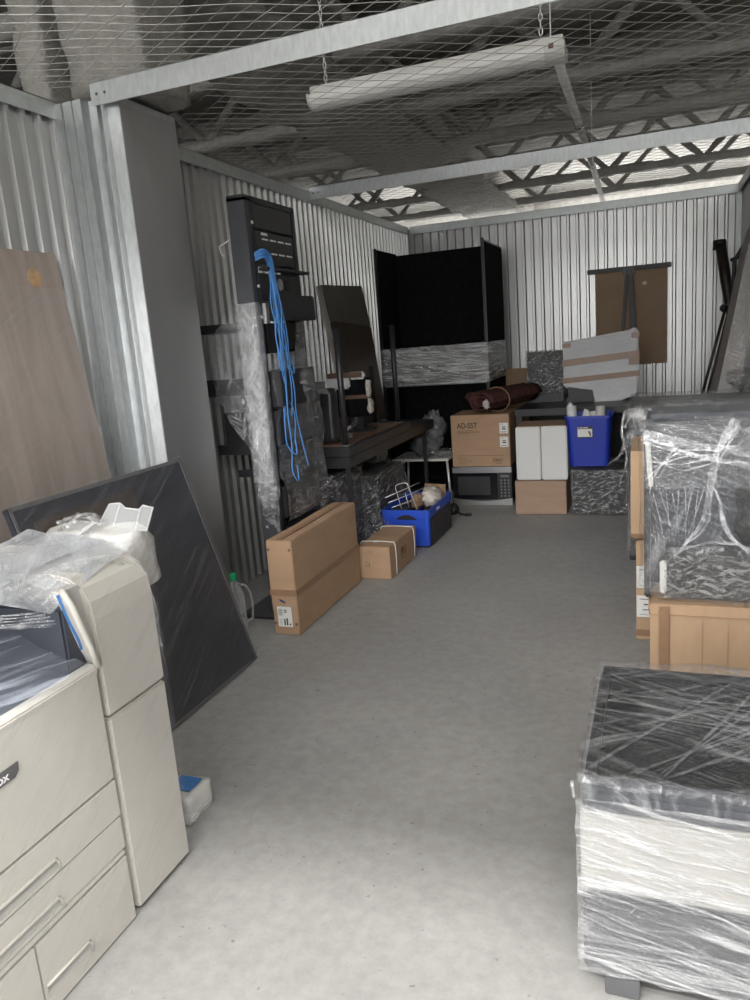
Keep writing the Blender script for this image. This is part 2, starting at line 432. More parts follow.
def corrugated(name, a, b, nrm, z0, z1, off=0.0):
    """sheet wall with a rib every 84 mm, solid back"""
    a, b, n = V(a), V(b), V(nrm); L = (b - a).length; d = (b - a).normalized(); P = .084; prof = []
    s = off
    while s < L:
        for ds, h in ((0, 0), (.048, 0), (.056, .022), (.074, .022), (.084, 0)):
            q = s + ds
            if 0 <= q <= L and (not prof or q > prof[-1][0] + 1e-5): prof.append((q, h))
        s += P
    base = [a + d * q + n * (h + .012) for q, h in prof]
    back = [a + d * prof[-1][0], a + d * prof[0][0]]
    m = MB(); k = len(base)
    for i in range(k - 1):
        p, q = base[i], base[i + 1]
        m.add([(p.x, p.y, z0), (q.x, q.y, z0), (q.x, q.y, z1), (p.x, p.y, z1)], [(0, 1, 2, 3)])
    p, q = back
    m.add([(p.x, p.y, z0), (q.x, q.y, z0), (q.x, q.y, z1), (p.x, p.y, z1)], [(0, 1, 2, 3)])
    for i, j in ((0, -1), ):
        pass
    e0, e1 = base[0], base[-1]
    m.add([(e0.x, e0.y, z0), (q.x, q.y, z0), (q.x, q.y, z1), (e0.x, e0.y, z1)], [(0, 1, 2, 3)])
    m.add([(e1.x, e1.y, z0), (p.x, p.y, z0), (p.x, p.y, z1), (e1.x, e1.y, z1)], [(0, 1, 2, 3)])
    for z in (z0, z1):
        m.add([(v.x, v.y, z) for v in base] + [(p.x, p.y, z), (q.x, q.y, z)], [tuple(range(k + 2))])
    return struct(m.build(name, 'steel_wall'))
corrugated('wall_left', (LX - .029, .2, 0), (LX - .029, 7.6, 0), (1, 0, 0), .004, HZ, .03)
corrugated('wall_back', (LX - .02, BY + .029, 0), (RX + .03, BY + .029, 0), (0, -1, 0), .004, HZ)
corrugated('wall_right', (RX + .029, 7.6, 0), (RX + .029, .2, 0), (-1, 0, 0), .004, HZ)
# door wall: jambs and a lintel reaching up to the hall roof, the camera stands in the opening
fw = MB().box(-2.6, -2.3, .08, .16, .004, 3.0); fw.box(.62, .9, .08, .16, .004, 3.0); fw.box(-2.3, .62, .08, .16, 2.22, 3.0)
struct(fw.build('wall_front', 'steel_trim'))
# header trims (angle strips) with screw heads
def header(name, m):
    return struct(m.build(name, 'steel_trim', None, .002))
m = MB().box(LX + .006, LX + .012, .2, 7.52, HZ - .058, HZ + .012).box(LX - .03, LX + .012, .2, 7.52, HZ + .006, HZ + .012)
for i in range(30): m.lathe((LX + .012, .4 + i * .24, HZ - .022), [(.006, 0), (.004, .004)], 8, 'x')
header('trim_1', m)
m = MB().box(LX + .03, RX - .03, BY - .034, BY - .028, HZ - .06, HZ + .012).box(LX + .03, RX - .03, BY - .034, BY + .03, HZ + .006, HZ + .012)
header('trim_2', m)
m = MB().box(RX - .034, RX - .028, .2, BY - .03, HZ - .06, HZ + .012).box(RX - .034, RX + .03, .2, BY - .03, HZ + .006, HZ + .012)
header('trim_3', m)
struct(MB().box(RX - .05, RX - .005, BY - .055, BY - .01, .004, HZ - .06).build('trim_4', 'steel_trim', None, .004))

# cladding column: C-channel face, recess with one rib, corner strip, plain side with its shade put into a darker steel
cx0, cx1, cy0, cy1 = LX - .012, -2.06, 2.735, 3.17
P = lambda *q: [(x, y, .004) for x, y in q]
prof = P((cx0, cy1), (cx0, cy0 + .012), (cx0 + .012, cy0), (cx0 + .055, cy0), (cx0 + .058, cy0 + .010), (cx0 + .066, cy0 + .010), (cx0 + .069, cy0),
         (cx0 + .108, cy0), (cx0 + .111, cy0 + .008), (cx0 + .118, cy0 + .008), (cx0 + .121, cy0), (cx0 + .158, cy0), (cx0 + .160, cy0 + .045),
         (cx0 + .200, cy0 + .050), (cx0 + .203, cy0 + .030), (cx0 + .212, cy0 + .030), (cx0 + .216, cy0 + .050), (cx0 + .255, cy0 + .052), (cx0 + .258, cy0 + .035),
         (cx1 - .004, cy0 + .045), (cx1 - .004, cy1))
struct(MB().prism(prof, (0, 0, HZ - .006)).build('wall_column', 'steel_post'))
struct(MB().box(cx1 - .003, cx1, cy0 + .045, cy1, .004, HZ - .03).build('trim_5', 'column_sheet', None, .001))

# ------------------------------------------------------------------ hall above the net
RZ = 3.95
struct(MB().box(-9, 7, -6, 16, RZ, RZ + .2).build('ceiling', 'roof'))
struct(MB().box(-9.2, -9, -6, 16, 0, RZ).build('wall_hall_left', 'envelope'))
struct(MB().box(7, 7.2, -6, 16, 0, RZ).build('wall_hall_right', 'envelope'))
struct(MB().box(-9, 7, 16, 16.2, 0, RZ).build('wall_hall_back', 'fireproof'))

JL = 'open-web steel joist coated in grey spray running across above the netting'
def joist(y, bz=3.28, tz=3.86, x0=-5.2, x1=5.0):
    t = thing('roof_joist', JL, 'joist', (0, y, bz), 'roof joists above the netting')
    m = MB(); L = x1 - x0; k = int(L / .1)
    for nm, z in (('bottom_chord', bz), ('top_chord', tz)):
        m = MB(); m.gridbox(x0, x1, y - .085, y + .085, z - .035, z + .05, .08, .024, 7, seed=y)
        m.build(nm, 'joist', t, smooth=True)
    x = x0 + .1; up = True; w = MB(); st = .56
    while x + st < x1:
        a = (x, y, bz + .02 if up else tz - .02); b = (x + st, y, tz - .02 if up else bz + .02)
        n = 8; pts = [V(a).lerp(V(b), i / n) for i in range(n + 1)]
        pts = [p + noise.noise_vector(p * 6) * .012 for p in pts]
        w.tube(pts, [.038 + .014 * noise.noise(p * 12) for p in pts], 7); x += st; up = not up
    w.build('web', 'joist', t, smooth=True)
for i in range(8): joist(2.35 + i * 1.42)

# big sprayed girder running into the hall and the sprayed column beside it
g = thing('sprayed_girder', 'large grey fireproofed roof girder running away above the left wall', 'girder', (-2.45, 8, 3.1))
MB().gridbox(-2.88, -2.05, 1.0, 15.8, 3.17, 3.27, .10, .045, 5, seed=2).build('bottom_flange', 'fireproof', g, smooth=True)
MB().gridbox(-2.62, -2.32, 1.0, 15.8, 3.26, 3.90, .12, .04, 5, seed=3).build('web', 'fireproof', g, smooth=True)
t = MB().gridbox(-2.31, -1.95, 2.80, 3.18, 2.475, 3.12, .05, .026, 8, seed=5).build('sprayed_column', 'fireproof', smooth=True)
tag(t, 'thick grey fireproofed column rising above the sheet metal column', 'column')
t = MB().gridbox(-2.56, -2.40, 2.78, 3.02, 2.2, 3.12, .05, .028, 8, seed=11).build('sprayed_brace', 'fireproof', smooth=True)
tag(t, 'narrower lumpy sprayed upright left of the fireproofed column', 'column')

# galvanised straps that carry the net
def strap_beam(y, label, x0, x1, h=.085, z=HZ):
    t = thing('ceiling_beam', label, 'beam', ((x0 + x1) / 2, y, z - h / 2))
    MB().box(x0, x1, y, y + .003, z - h / 2, z + h / 2).box(x0, x1, y, y + .04, z + h / 2 - .003, z + h / 2).build('angle', 'steel_post', t, .001)
    m = MB()
    for x in (x0 + .03, x0 + .07, x1 - .03, x1 - .07): m.lathe((x, y - .004, z), [(.004, 0), (.007, .004)], 8, 'y')
    m.build('screws', 'frame_edge', t)
strap_beam(2.73, 'nearer galvanised steel strap crossing under the netting from the sheet metal column', LX + .205, RX - .035)
strap_beam(5.21, 'farther galvanised steel strap crossing under the netting', LX + .014, RX - .035)

# wire netting
def sagz(x, y):
    lim = [.3, 2.75, 5.23, 7.5]
    for a, b in zip(lim, lim[1:]):
        if a <= y <= b: return HZ + .052 - .045 * math.sin(math.pi * (y - a) / (b - a)) * (.7 + .3 * noise.noise(V((x, y, 0)))) + .008 * noise.noise(V((x * 3, y * 3, 4)))
    return HZ + .05
m = MB(); DX, DY, r = .068, .045, .0013
x0, y0 = LX + .035, 1.0; nx = int((RX - .04 - x0) / DX); ny = int((7.5 - y0) / DY)
def nv(i, j):
    x, y = x0 + i * DX, y0 + j * DY
    return V((x + .006 * noise.noise(V((x * 4, y * 4, 1))), y + .012 * noise.noise(V((x * 3, y * 3, 7))), sagz(x, y)))
for j in range(ny):
    for i in range(nx + 1):
        if (i + j) % 2: continue
        if x0 + i * DX < -1.90 and 2.74 < y0 + j * DY < 3.24: continue
        for di in (-1, 1):
            if 0 <= i + di <= nx:
                a, b = nv(i, j), nv(i + di, j + 1); d = (b - a).normalized(); u = d.cross(V((0, 0, 1))).normalized() * r; w = V((0, 0, r))
                m.add([a + u - w * .6, a - u - w * .6, a + w, b + u - w * .6, b - u - w * .6, b + w], [(0, 1, 4, 3), (1, 2, 5, 4), (2, 0, 3, 5)])
net = MB(); net.v, net.f = m.v, m.f
me_ = net.build('wire_netting', 'mesh_wire')
tag(me_, 'diamond wire netting stretched over the open top of the unit', 'netting')

# fluorescent strip light on chains
LY, LZ = 3.76, 2.562
t = thing('fluorescent_light', 'long white switched-off strip light hanging on chains above the netting', 'light', (-1.0, LY, LZ - .04))
prof = []
for k in range(13):
    a = math.pi * k / 12; rr = .068 + (.003 if k % 2 else -.001)
    prof.append((-1.62, LY + math.cos(a) * rr, LZ + .02 - math.sin(a) * .045))
MB().prism(prof + [(-1.62, LY - .068, LZ + .035), (-1.62, LY + .068, LZ + .035)], (1.14, 0, 0)).build('diffuser', 'diffuser', t)
for xa in (-1.632, -.482):
    pr = [(xa, LY + math.cos(math.pi * k / 10) * .072, LZ + .022 - math.sin(math.pi * k / 10) * .049) for k in range(11)]
    MB().prism(pr + [(xa, LY - .072, LZ + .04), (xa, LY + .072, LZ + .04)], (.012 if xa < -1 else .09, 0, 0)).build('end_cap', 'white_plastic', t, .002)
MB().box(-1.62, -.40, LY - .05, LY + .05, LZ + .035, LZ + .075).build('housing', 'white_plastic', t, .003)
marks('sticker', 'ink_brown', t, (-.46, LY - .0725, LZ + .018), (1, 0, 0), (0, 0, 1), [(0, .022, 0, .02)])
for xa in (-1.55, -.50):
    c = MB(); z = LZ + .07; k = 0
    while z < RZ:
        ax = V((1, 0, 0)) if k % 2 else V((0, 1, 0))
        pts = [V((xa, LY, z + .018)) + ax * math.cos(q * math.pi / 4) * .008 + V((0, 0, 1)) * math.sin(q * math.pi / 4) * .018 for q in range(9)]
        c.tube(pts, .0025, 5, False); z += .029; k += 1
    c.lathe((xa, LY, RZ - .03), [(.004, 0), (.012, .02), (.02, .032)], 10)
    c.build('chain', 'chrome', t)

# conduit pipe crossing above
t = thing('conduit_pipe', 'white painted conduit pipe running to the back wall above the netting', 'pipe', (-.6, 6, 2.8))
MB().tube([(-.52, 4.4, 2.80), (-.58, 7.6, 2.80), (-.66, 10.5, 2.80)], .027, 12).build('pipe', 'white_plastic', t, smooth=True)
for y in (6.05, 6.75):
    MB().lathe((-.555 - (y - 6) * .02, y, 2.80), [(.034, -.02), (.036, 0), (.034, .02)], 16, 'y').tube([(-.595, y, 2.83), (-.53, y, 2.83)], .006, 6).build('pipe_clamp', 'black_metal', t)
for y in (4.6, 7.3): MB().tube([(-.56, y, 2.82), (-.56, y, RZ)], .004, 6).build('hanger_rod', 'chrome', t)

# ------------------------------------------------------------------ cartons
def carton(label, x0, x1, y0, y1, z0, z1, mat='card', face='y', top='y', tapes=(), group=None, wear=.004, seam=True):
    t = thing('cardboard_box', label, 'box', ((x0 + x1) / 2, (y0 + y1) / 2, z0), group)
    MB().gridbox(x0, x1, y0, y1, z0, z1, .09, wear, 5, seed=x0 + y0).build('carton', mat, t, .004, smooth=False)
    if seam:
        if top == 'y': marks('flap_gap', 'ink_brown', t, ((x0 + x1) / 2 - .0015, y0 + .004, z1 + .003), (1, 0, 0), (0, 1, 0), [(0, .003, 0, y1 - y0 - .008)], .001)
        else: marks('flap_gap', 'ink_brown', t, (x0 + .004, (y0 + y1) / 2, z1 + .003), (1, 0, 0), (0, 1, 0), [(0, x1 - x0 - .008, 0, .003)], .001)
    return t

# tall slim box at the front
x0, x1, y0, y1, z1 = -1.795, -1.657, 3.10, 3.93, .485
t = carton('tall slim upright cardboard box with shipping label on its narrow end', x0, x1, y0, y1, 0.002, z1, 'card', seam=True)
w = .003
MB().box(x0 - .004, x1 + .005, y0 - .004, y1 + .003, .205, .235).build('tape', 'tape_pale', t, .001)
MB().box(x0 + .055, x1 - .055, y0 + .01, y1 - .01, z1 + .001, z1 + .005).build('tape', 'tape_pale', t, .001)
lb = marks('shipping_label', 'paper', t, (x0 + .028, y0 - .0045, .045), (1, 0, 0), (0, 0, 1), [(0, .078, 0, .105)])
marks('label_print', 'ink', lb, (x0 + .028, y0 - .0060, .045), (1, 0, 0), (0, 0, 1),
      [(.033, .041, .008, .04), (.046, .054, .008, .046), (.062, .07, .01, .018), (.036, .052, .085, .09), (.036, .052, .075, .08)] + [(.006, .028, .06 + .006 * i, .062 + .006 * i) for i in range(6)] + [(.008, .024, .012 + .008 * i, .013 + .008 * i) for i in range(4)], .0006)
mk = MB().slab((x0 + .045, y0 - .0045, .19), (x0 + .048, y0 - .0045, .178), (x0 + .078, y0 - .0045, .165), (x0 + .075, y0 - .0045, .177), .001)
mk.build('pen_mark', 'ink_blue', t)
for z in (.06, .44):
    for xx in (x0 + .012, x1 - .012): MB().lathe((xx, y0 - .002, z), [(.007, -.002), (.007, .0)], 12, 'y').build('staple', 'ink_brown', t)

# low strapped box
x0, x1, y0, y1, z1 = -1.69, -1.485, 3.985, 4.50, .200
t = carton('low cardboard box tied with two white straps beside the tall slim box', x0, x1, y0, y1, .002, z1, 'card', top='x')
for y in (4.07, 4.43):
    MB().tube([(x0 - .008, y, .01), (x0 - .008, y, z1), (x0, y + .005, z1 + .008), ((x0 + x1) / 2, y + .01, z1 + .01), (x1, y + .004, z1 + .008), (x1 + .008, y, z1 - .01), (x1 + .009, y + .004, .10), (x1 + .007, y, .008)], .0035, 6).build('strap', 'white_plastic', t, smooth=True)
marks('box_print', 'ink_brown', t, (x1 + .004, 4.185, .07), (0, 1, 0), (0, 0, 1),
      [(0, .10, 0, .004), (.0, .012, .02, .07), (.0, .03, .064, .07), (.02, .03, .045, .07), (.0, .03, .04, .046), (.04, .052, .02, .07), (.052, .065, .02, .026), (.075, .085, .02, .07)], .0008)
marks('recycle_mark', 'ink_brown', t, (x0 + .05, y0 - .006, .08), (1, 0, 0), (0, 0, 1), [(0, .004, 0, .022), (.004, .024, 0, .003), (.022, .026, 0, .022), (.006, .020, .026, .029), (.03, .05, .09, .093)], .0008)
MB().slab((x0 + .07, y0 + .08, z1 + .006), (x0 + .1, y0 + .08, z1 + .006), (x0 + .1, y0 + .095, z1 + .006), (x0 + .07, y0 + .095, z1 + .006), .001).build('scuff', 'paper', t)

# speaker box: AD-S5T
x0, x1, y0, y1, z0, z1 = -1.595, -1.118, 5.93, 6.34, .323, .745
t = carton('square cardboard box printed AD-S5T standing on the microwave', x0, x1, y0, y1, z0, z1, 'card', wear=.002)
F = y0 - .003
text('AD-S5T', 'product_text', .062, 'ink', t, (x0 + .052, F, z1 - .105), (1, 0, 0), (0, 0, 1), sx=.82)
marks('small_print', 'ink_brown', t, (x0 + .052, F, z1 - .15), (1, 0, 0), (0, 0, 1), [(0, .13, .022, .026), (0, .19, .010, .014), (0, .10, -.002, .002)], .0006)
marks('print_line', 'ink_brown', t, (x0 + .05, F, z0 + .09), (1, 0, 0), (0, 0, 1), [(0, .38, 0, .003), (.0, .07, -.02, -.017), (0, .10, -.035, -.032), (0, .12, -.05, -.047), (0, .06, -.065, -.062), (.31, .36, -.065, -.06)], .0006)
text('QSC', 'brand_text', .032, 'ink', t, (x0 + .335, F, z0 + .043), (1, 0, 0), (0, 0, 1), sx=1.3)
for zz in (z1 - .155, z1 - .265):
    lb = marks('white_label', 'paper', t, (x1 - .078, F, zz), (1, 0, 0), (0, 0, 1), [(0, .068, 0, .085)])
    marks('label_print', 'ink', lb, (x1 - .078, F - .0015, zz), (1, 0, 0), (0, 0, 1), [(.02, .05, .032, .042), (.02, .05, .05, .056), (.01, .055, .010, .014), (.01, .03, .072, .075)], .0005)

# microwave
mw = thing('microwave_oven', 'black and stainless microwave oven on the floor under the AD-S5T box', 'microwave', (-1.35, 6.15, .002))
MB().box(-1.60, -1.115, 5.95, 6.34, .03, .318).build('case', 'black', mw, .004)
MB().box(-1.602, -1.113, 5.925, 5.952, .270, .318).build('top_trim', 'steel_brushed', mw, .003)
pr = []
for k in range(13):
    x = -1.602 + .489 * k / 12; pr.append((x, 5.925, .052 - .022 * math.sin(math.pi * k / 12) + .008))
MB().prism([(-1.602, 5.925, .003)] + [(-1.113, 5.925, .003)] + list(reversed(pr)), (0, .027, 0)).build('bottom_trim', 'steel_brushed', mw, .001)
d = MB().box(-1.60, -1.235, 5.930, 5.951, .048, .268).build('door', 'glossblack', mw, .003)
MB().box(-1.56, -1.29, 5.928, 5.9305, .085, .24).build('window', 'black', d, .001)
c = MB().box(-1.232, -1.115, 5.930, 5.951, .048, .268).build('control_panel', 'black', mw, .003)
bt = MB()
for r_ in range(6):
    for q in range(3): bt.lathe((-1.20 + q * .030, 5.9285, .078 + r_ * .026), [(.009, 0), (.009, .002)], 10, 'y')
bt.build('button', 'frame_edge', c, 0)['kind'] = 'stuff'
MB().box(-1.205, -1.135, 5.928, 5.9305, .232, .252).build('display', 'frame_edge', c)
for sx_ in (-1.57, -1.15):
    MB().lathe((sx_, 6.3, .002), [(.012, 0), (.012, .03)], 10).build('foot', 'black', mw)

# white box on carton
t = carton('plain brown cardboard box under the white carton', -1.035, -.653, 5.635, 6.02, .002, .262, 'card_side', wear=.003)
t = thing('white_carton', 'white carton with a centre seam standing on a plain brown cardboard box', 'box', (-.83, 5.82, .2685))
for a, b in ((-1.018, -.8325), (-.8295, -.640)):
    MB().box(a, b, 5.632, 6.0, .2685, .672).build('panel', 'white_card', t, .008, seg=3)
MB().tube([(-.831, 5.629, .275), (-.831, 5.629, .45), (-.829, 5.628, .47), (-.831, 5.629, .50), (-.831, 5.629, .665)], .0025, 6).build('seam', 'card_side', t)
MB().box(-1.014, -.644, 5.645, 5.99, .672, .676).build('top_flap', 'card_side', t, .001)

# wrapped crate with blue bin
t = thing('wrapped_crate', 'black crate wrapped in plastic film under the tall blue bin', 'crate', (-.41, 5.83, .002))
MB().box(-.605, -.215, 5.62, 6.0, .002, .335).build('crate_body', 'black', t, .01)
MB().gridbox(-.618, -.200, 5.605, 6.01, .006, .345, .035, .008, 15, seed=3).build('plastic_wrap', 'film_crinkle', t, smooth=True)
t = thing('blue_bin', 'tall royal blue plastic bin with a white label on its front', 'bin', (-.49, 5.84, .355))
m = MB(); L_, n = [], 0
def rrect(xa, xb, ya, yb, z, r=.035, k=5):
    out = []
    for (cx, cy, a0) in ((xb - r, yb - r, 0), (xa + r, yb - r, 90), (xa + r, ya + r, 180), (xb - r, ya + r, 270)):
        for q in range(k + 1):
            a = math.radians(a0 + 90 * q / k); out.append(V((cx + r * math.cos(a), cy + r * math.sin(a), z)))
    return out
def loft(mb, rings, cap0=True, cap1=False):
    b = len(mb.v); n = len(rings[0])
    for r_ in rings: mb.v += r_
    for i in range(len(rings) - 1):
        for k in range(n):
            p, q = b + i * n + k, b + i * n + (k + 1) % n; mb.f.append((p, q, q + n, p + n))
    if cap0: mb.f.append(tuple(b + k for k in reversed(range(n))))
    if cap1: mb.f.append(tuple(b + (len(rings) - 1) * n + k for k in range(n)))
loft(m, [rrect(-.625, -.355, 5.70, 5.97, .357), rrect(-.652, -.335, 5.68, 5.99, .715), rrect(-.662, -.322, 5.67, 6.0, .715), rrect(-.662, -.322, 5.67, 6.0, .735),
         rrect(-.654, -.330, 5.678, 5.992, .735), rrect(-.630, -.350, 5.70, 5.975, .372)], True, True)
m.build('bin_body', 'blue_plastic', t, smooth=False)
lx, lz = -.567, .575
lb = marks('bin_label', 'ink', t, (lx, 5.683, lz), (1, 0, 0), (0, 0, 1), [(-.003, .107, -.003, .082)], .003)
marks('label_paper', 'paper', lb, (lx, 5.679, lz), (1, 0, 0), (0, 0, 1), [(0, .104, .006, .064)], .001)
marks('label_print', 'paper', lb, (lx, 5.679, lz), (1, 0, 0), (0, 0, 1), [(0, .012, .070, .076), (.018, .036, .070, .076), (.042, .075, .070, .076)], .001)
marks('label_picture', 'ink_brown', lb, (lx, 5.6775, lz), (1, 0, 0), (0, 0, 1), [(.078, .088, .03, .05), (.085, .096, .012, .034), (.08, .094, .036, .042)], .0006)
# things standing in the bin
t = MB().tube([(-.615, 5.80, .40), (-.618, 5.80, .70), (-.62, 5.80, .80)], .036, 14).tube([(-.62, 5.8, .80), (-.64, 5.79, .815)], .02, 8).build('paper_roll', 'white_wrap', smooth=True)
tag(t, 'ragged white paper roll at the left of the blue bin', 'paper roll')
t = MB().lathe((-.415, 5.85, .50), [(.034, 0), (.034, .285), (.028, .285), (.028, .20)], 20).build('white_tube', 'white_plastic', smooth=True)
tag(t, 'short white tube poking out of the right of the blue bin', 'tube')
t = MB().slab((-.55, 5.86, .70), (-.49, 5.84, .70), (-.50, 5.84, .76), (-.53, 5.86, .77), .004).slab((-.54, 5.9, .60), (-.44, 5.9, .60), (-.44, 5.92, .745), (-.54, 5.92, .735), .004).build('blue_paper', 'paper')
tag(t, 'pale paper corner sticking up in the middle of the blue bin', 'paper')
# dark bags and film bundle right of the bin
t = thing('black_bag', 'black bag in loose clear film between the blue bin and the wrapped desk', 'bag', (-.25, 5.95, .355))
MB().blob((-.20, 5.93, .53), (.09, .10, .17), 3, .25, 2.5).build('bag_body', 'black', t, smooth=True)
m = MB()
for k in range(6): m.ribbon([(-.30 + .01 * k, 5.70, .40 + .012 * k), (-.23, 5.68, .50 + .02 * k), (-.19, 5.66, .66 - .03 * k)], (.012, .006), n=8)
m.build('plastic_wrap', 'film_strand', t, smooth=True)

# ------------------------------------------------------------------ black desk at the back with panels on it
t = thing('black_desk', 'long black desk along the back wall behind the blue bin', 'desk', (-.58, 6.45, .002))
MB().box(-1.10, -.085, 6.10, 6.86, .70, .755).build('desktop', 'black_metal', t, .004)
MB().box(-1.05, -.14, 6.74, 6.76, .25, .70).build('modesty_panel', 'black', t, .003)
for xx in (-1.07, -.125):
    for yy in (6.14, 6.80): MB().box(xx - .025, xx + .025, yy - .025, yy + .025, .002, .70).build('leg', 'black_metal', t, .003)
t = thing('wrapped_slab', 'black slab in crinkled clear film standing on the back desk beside the taped board', 'slab', (-.94, 6.7, .757))
MB().box(-1.085, -.77, 6.62, 6.68, .757, .82).build('base', 'black', t, .006)
MB().box(-1.075, -.77, 6.63, 6.67, .82, 1.19).build('panel', 'black', t, .008)
MB().gridbox(-1.085, -.762, 6.617, 6.684, .83, 1.20, .03, .007, 20, seed=9).build('plastic_wrap', 'film_crinkle', t, smooth=True)
t = MB().slab((-1.355, 7.05, .004), (-1.06, 7.05, .004), (-1.08, 7.14, 1.03), (-1.355, 7.14, 1.035), .02).build('cardboard_sheet', 'card_dark', None, .003)
tag(t, 'dull brown cardboard sheet standing behind the rolled blanket', 'cardboard')

# white foam wrapped board with brown tape
t = thing('wrapped_board', 'large board wrapped in white foam with brown tape bands on the back desk', 'board', (-.47, 6.55, .76))
yb = 6.50
DZ = .055
poly = [(-.755, .83), (-.60, .80), (-.53, .79), (-.505, .665), (-.47, .655), (-.30, .70), (-.175, .745), (-.160, .95), (-.165, 1.27), (-.185, 1.285), (-.24, 1.262), (-.45, 1.238), (-.65, 1.215), (-.755, 1.205)]
m = MB().prism([(x, yb, z + DZ) for x, z in poly], (0, .055, 0)); m.build('foam_wrap', 'white_wrap', t, .012, seg=3)
def band(z0a, z0b, h, xa=-.762, xb=-.155):
    z0a += DZ; z0b += DZ
    return MB().hexa([(xa, yb - .004, z0a), (xb, yb - .004, z0b), (xb, yb + .06, z0b), (xa, yb + .06, z0a), (xa, yb - .004, z0a + h), (xb, yb - .004, z0b + h), (xb, yb + .06, z0b + h), (xa, yb + .06, z0a + h)])
band(1.00, 1.045, .055).build('tape', 'tape', t, .002)
band(.86, .895, .045).build('tape', 'tape', t, .002)
MB().box(-.76, -.69, yb - .004, yb + .06, 1.21, 1.245).build('tape', 'tape', t, .002)
MB().box(-.215, -.155, yb - .004, yb + .06, 1.255, 1.30).build('tape', 'tape', t, .002)
MB().box(-.235, -.156, yb - .005, yb + .06, 1.04, 1.10).build('tape', 'tape', t, .002)
for xx in (-.70, -.24): MB().box(xx - .03, xx + .03, yb - .01, yb + .09, .757, .80 if xx < -.5 else .74).build('support_block', 'black', t, .004) if xx < -.5 else None
MB().box(-.72, -.50, yb + .01, yb + .05, .757, .90).build('board_foot', 'black', t, .004)

# hardboard panel with black bar hanging on the back wall
t = thing('hardboard_panel', 'brown hardboard panel hanging from a black bar on the back wall', 'panel', (-.25, 7.5, .99))
MB().box(-.560, .062, 7.528, 7.545, .985, 1.85).build('board', 'hardboard', t, .002)
MB().box(-.635, .095, 7.50, 7.553, 1.835, 1.875).build('top_bar', 'black', t, .004)
for a, b in (((-.285, 7.49, 1.84), (-.335, 7.47, 1.15)), ((-.262, 7.49, 1.84), (-.245, 7.465, 1.15)), ((-.245, 7.48, 1.84), (-.215, 7.455, 1.15))):
    MB().bar(a, b, .026, .012, (0, 1, 0)).build('strut', 'black', t, .002)
MB().box(-.315, -.215, 7.475, 7.5, 1.80, 1.87).build('bracket', 'black_metal', t, .003)
marks('white_sticker', 'paper', t, (-.15, 7.527, 1.70), (1, 0, 0), (0, 0, 1), [(0, .035, 0, .028)])

# ------------------------------------------------------------------ black booth (tall felt-lined cabinet)
t = thing('black_cabinet', 'tall open black cabinet with a band of shiny film around its middle', 'cabinet', (-1.85, 6.85, .002))
a, b, f, g_ = -2.325, -1.365, 6.42, 7.20
MB().box(a + .02, b - .02, 6.93, 6.955, .03, 2.14).build('back_panel', 'black_fabric', t, .002)
MB().box(a, a + .022, f + .01, 6.955, .03, 2.155).build('side_panel', 'black_fabric', t, .002)
MB().box(b - .022, b, f + .01, g_, .03, 2.125).build('side_panel', 'black_fabric', t, .002)
for x in (a + .003, b - .012):
    MB().box(x - .010, x + .014, f - .012, f + .012, .002, 2.165 if x < -2 else 2.15).build('front_post', 'black_metal', t, .003)
MB().box(b - .02, b - .002, f, g_, 2.125, 2.14).build('top_rail', 'frame_edge', t, .002)
MB().box(a, b, f + .01, 6.95, .002, .03).build('base_panel', 'black', t, .002)
m = MB().gridbox(a - .003, b + .006, f - .018, g_ + .004, .975, 1.305, .035, .006, 22, skip='zZY', seed=4, zcorr=2.0)
m.build('plastic_wrap', 'film_silver', t, smooth=True)
MB().box(a + .02, b - .02, f - .006, f + .004, .965, .985).build('cross_rail', 'frame_edge', t, .001)

# rolled blanket on AD-S5T box
t = thing('rolled_blanket', 'rolled maroon felt blanket lying on top of the AD-S5T box', 'blanket', (-1.25, 6.25, .75))
m = MB(); A = V((-1.34, 5.88, .855)); B = V((-1.04, 6.58, .865)); D = (B - A).normalized(); U = V((0, 0, 1)); S = D.cross(U).normalized(); U = S.cross(D)
def spiral(c, r0, r1, turns, sg, th, steps=40):
    o, i_ = [], []
    for k in range(steps + 1):
        q = k / steps; a_ = 2 * math.pi * turns * q; r_ = r0 + (r1 - r0) * q
        d_ = S * math.cos(a_) * sg + U * math.sin(a_) * .82
        o.append(c + d_ * r_); i_.append(c + d_ * (r_ - th))
    return o, i_
for cc, sg, rr in ((A + S * .0 + U * -.012, 1, .112), (A - S * .075 + U * .025, -1, .062)):
    o, i_ = spiral(cc, rr, rr * .25, 2.2, sg, .014)
    L_ = D * (B - A).length; b0 = len(m.v); n = len(o)
    rows = 10
    for r_ in range(rows + 1):
        for lst in (o, i_):
            for p in lst:
                q = p + L_ * (r_ / rows); m.v.append(q + noise.noise_vector(q * 9) * .009)
    st = 2 * n
    for r_ in range(rows):
        for k in range(n - 1):
            for off in (0, n):
                q = b0 + r_ * st + off + k; m.f.append((q, q + 1, q + 1 + st, q + st))
    for r_ in (0, rows):
        for k in range(n - 1):
            q = b0 + r_ * st + k; m.f.append((q, q + 1, q + 1 + n, q + n))
m.build('blanket', 'maroon', t, smooth=True)
MB().blob(A + S * .075 - D * .01 - U * .02, (.026, .012, .035), 4, .5, 4, 16, 10).build('torn_stuffing', 'cloth', t, smooth=True)
MB().tube([A + D * .25 + (S * math.cos(k * math.pi / 8) * .122 + U * (math.sin(k * math.pi / 8) * .10) - U * .012) for k in range(17)], .005, 6).build('tie_cord', 'card_dark', t, smooth=True)

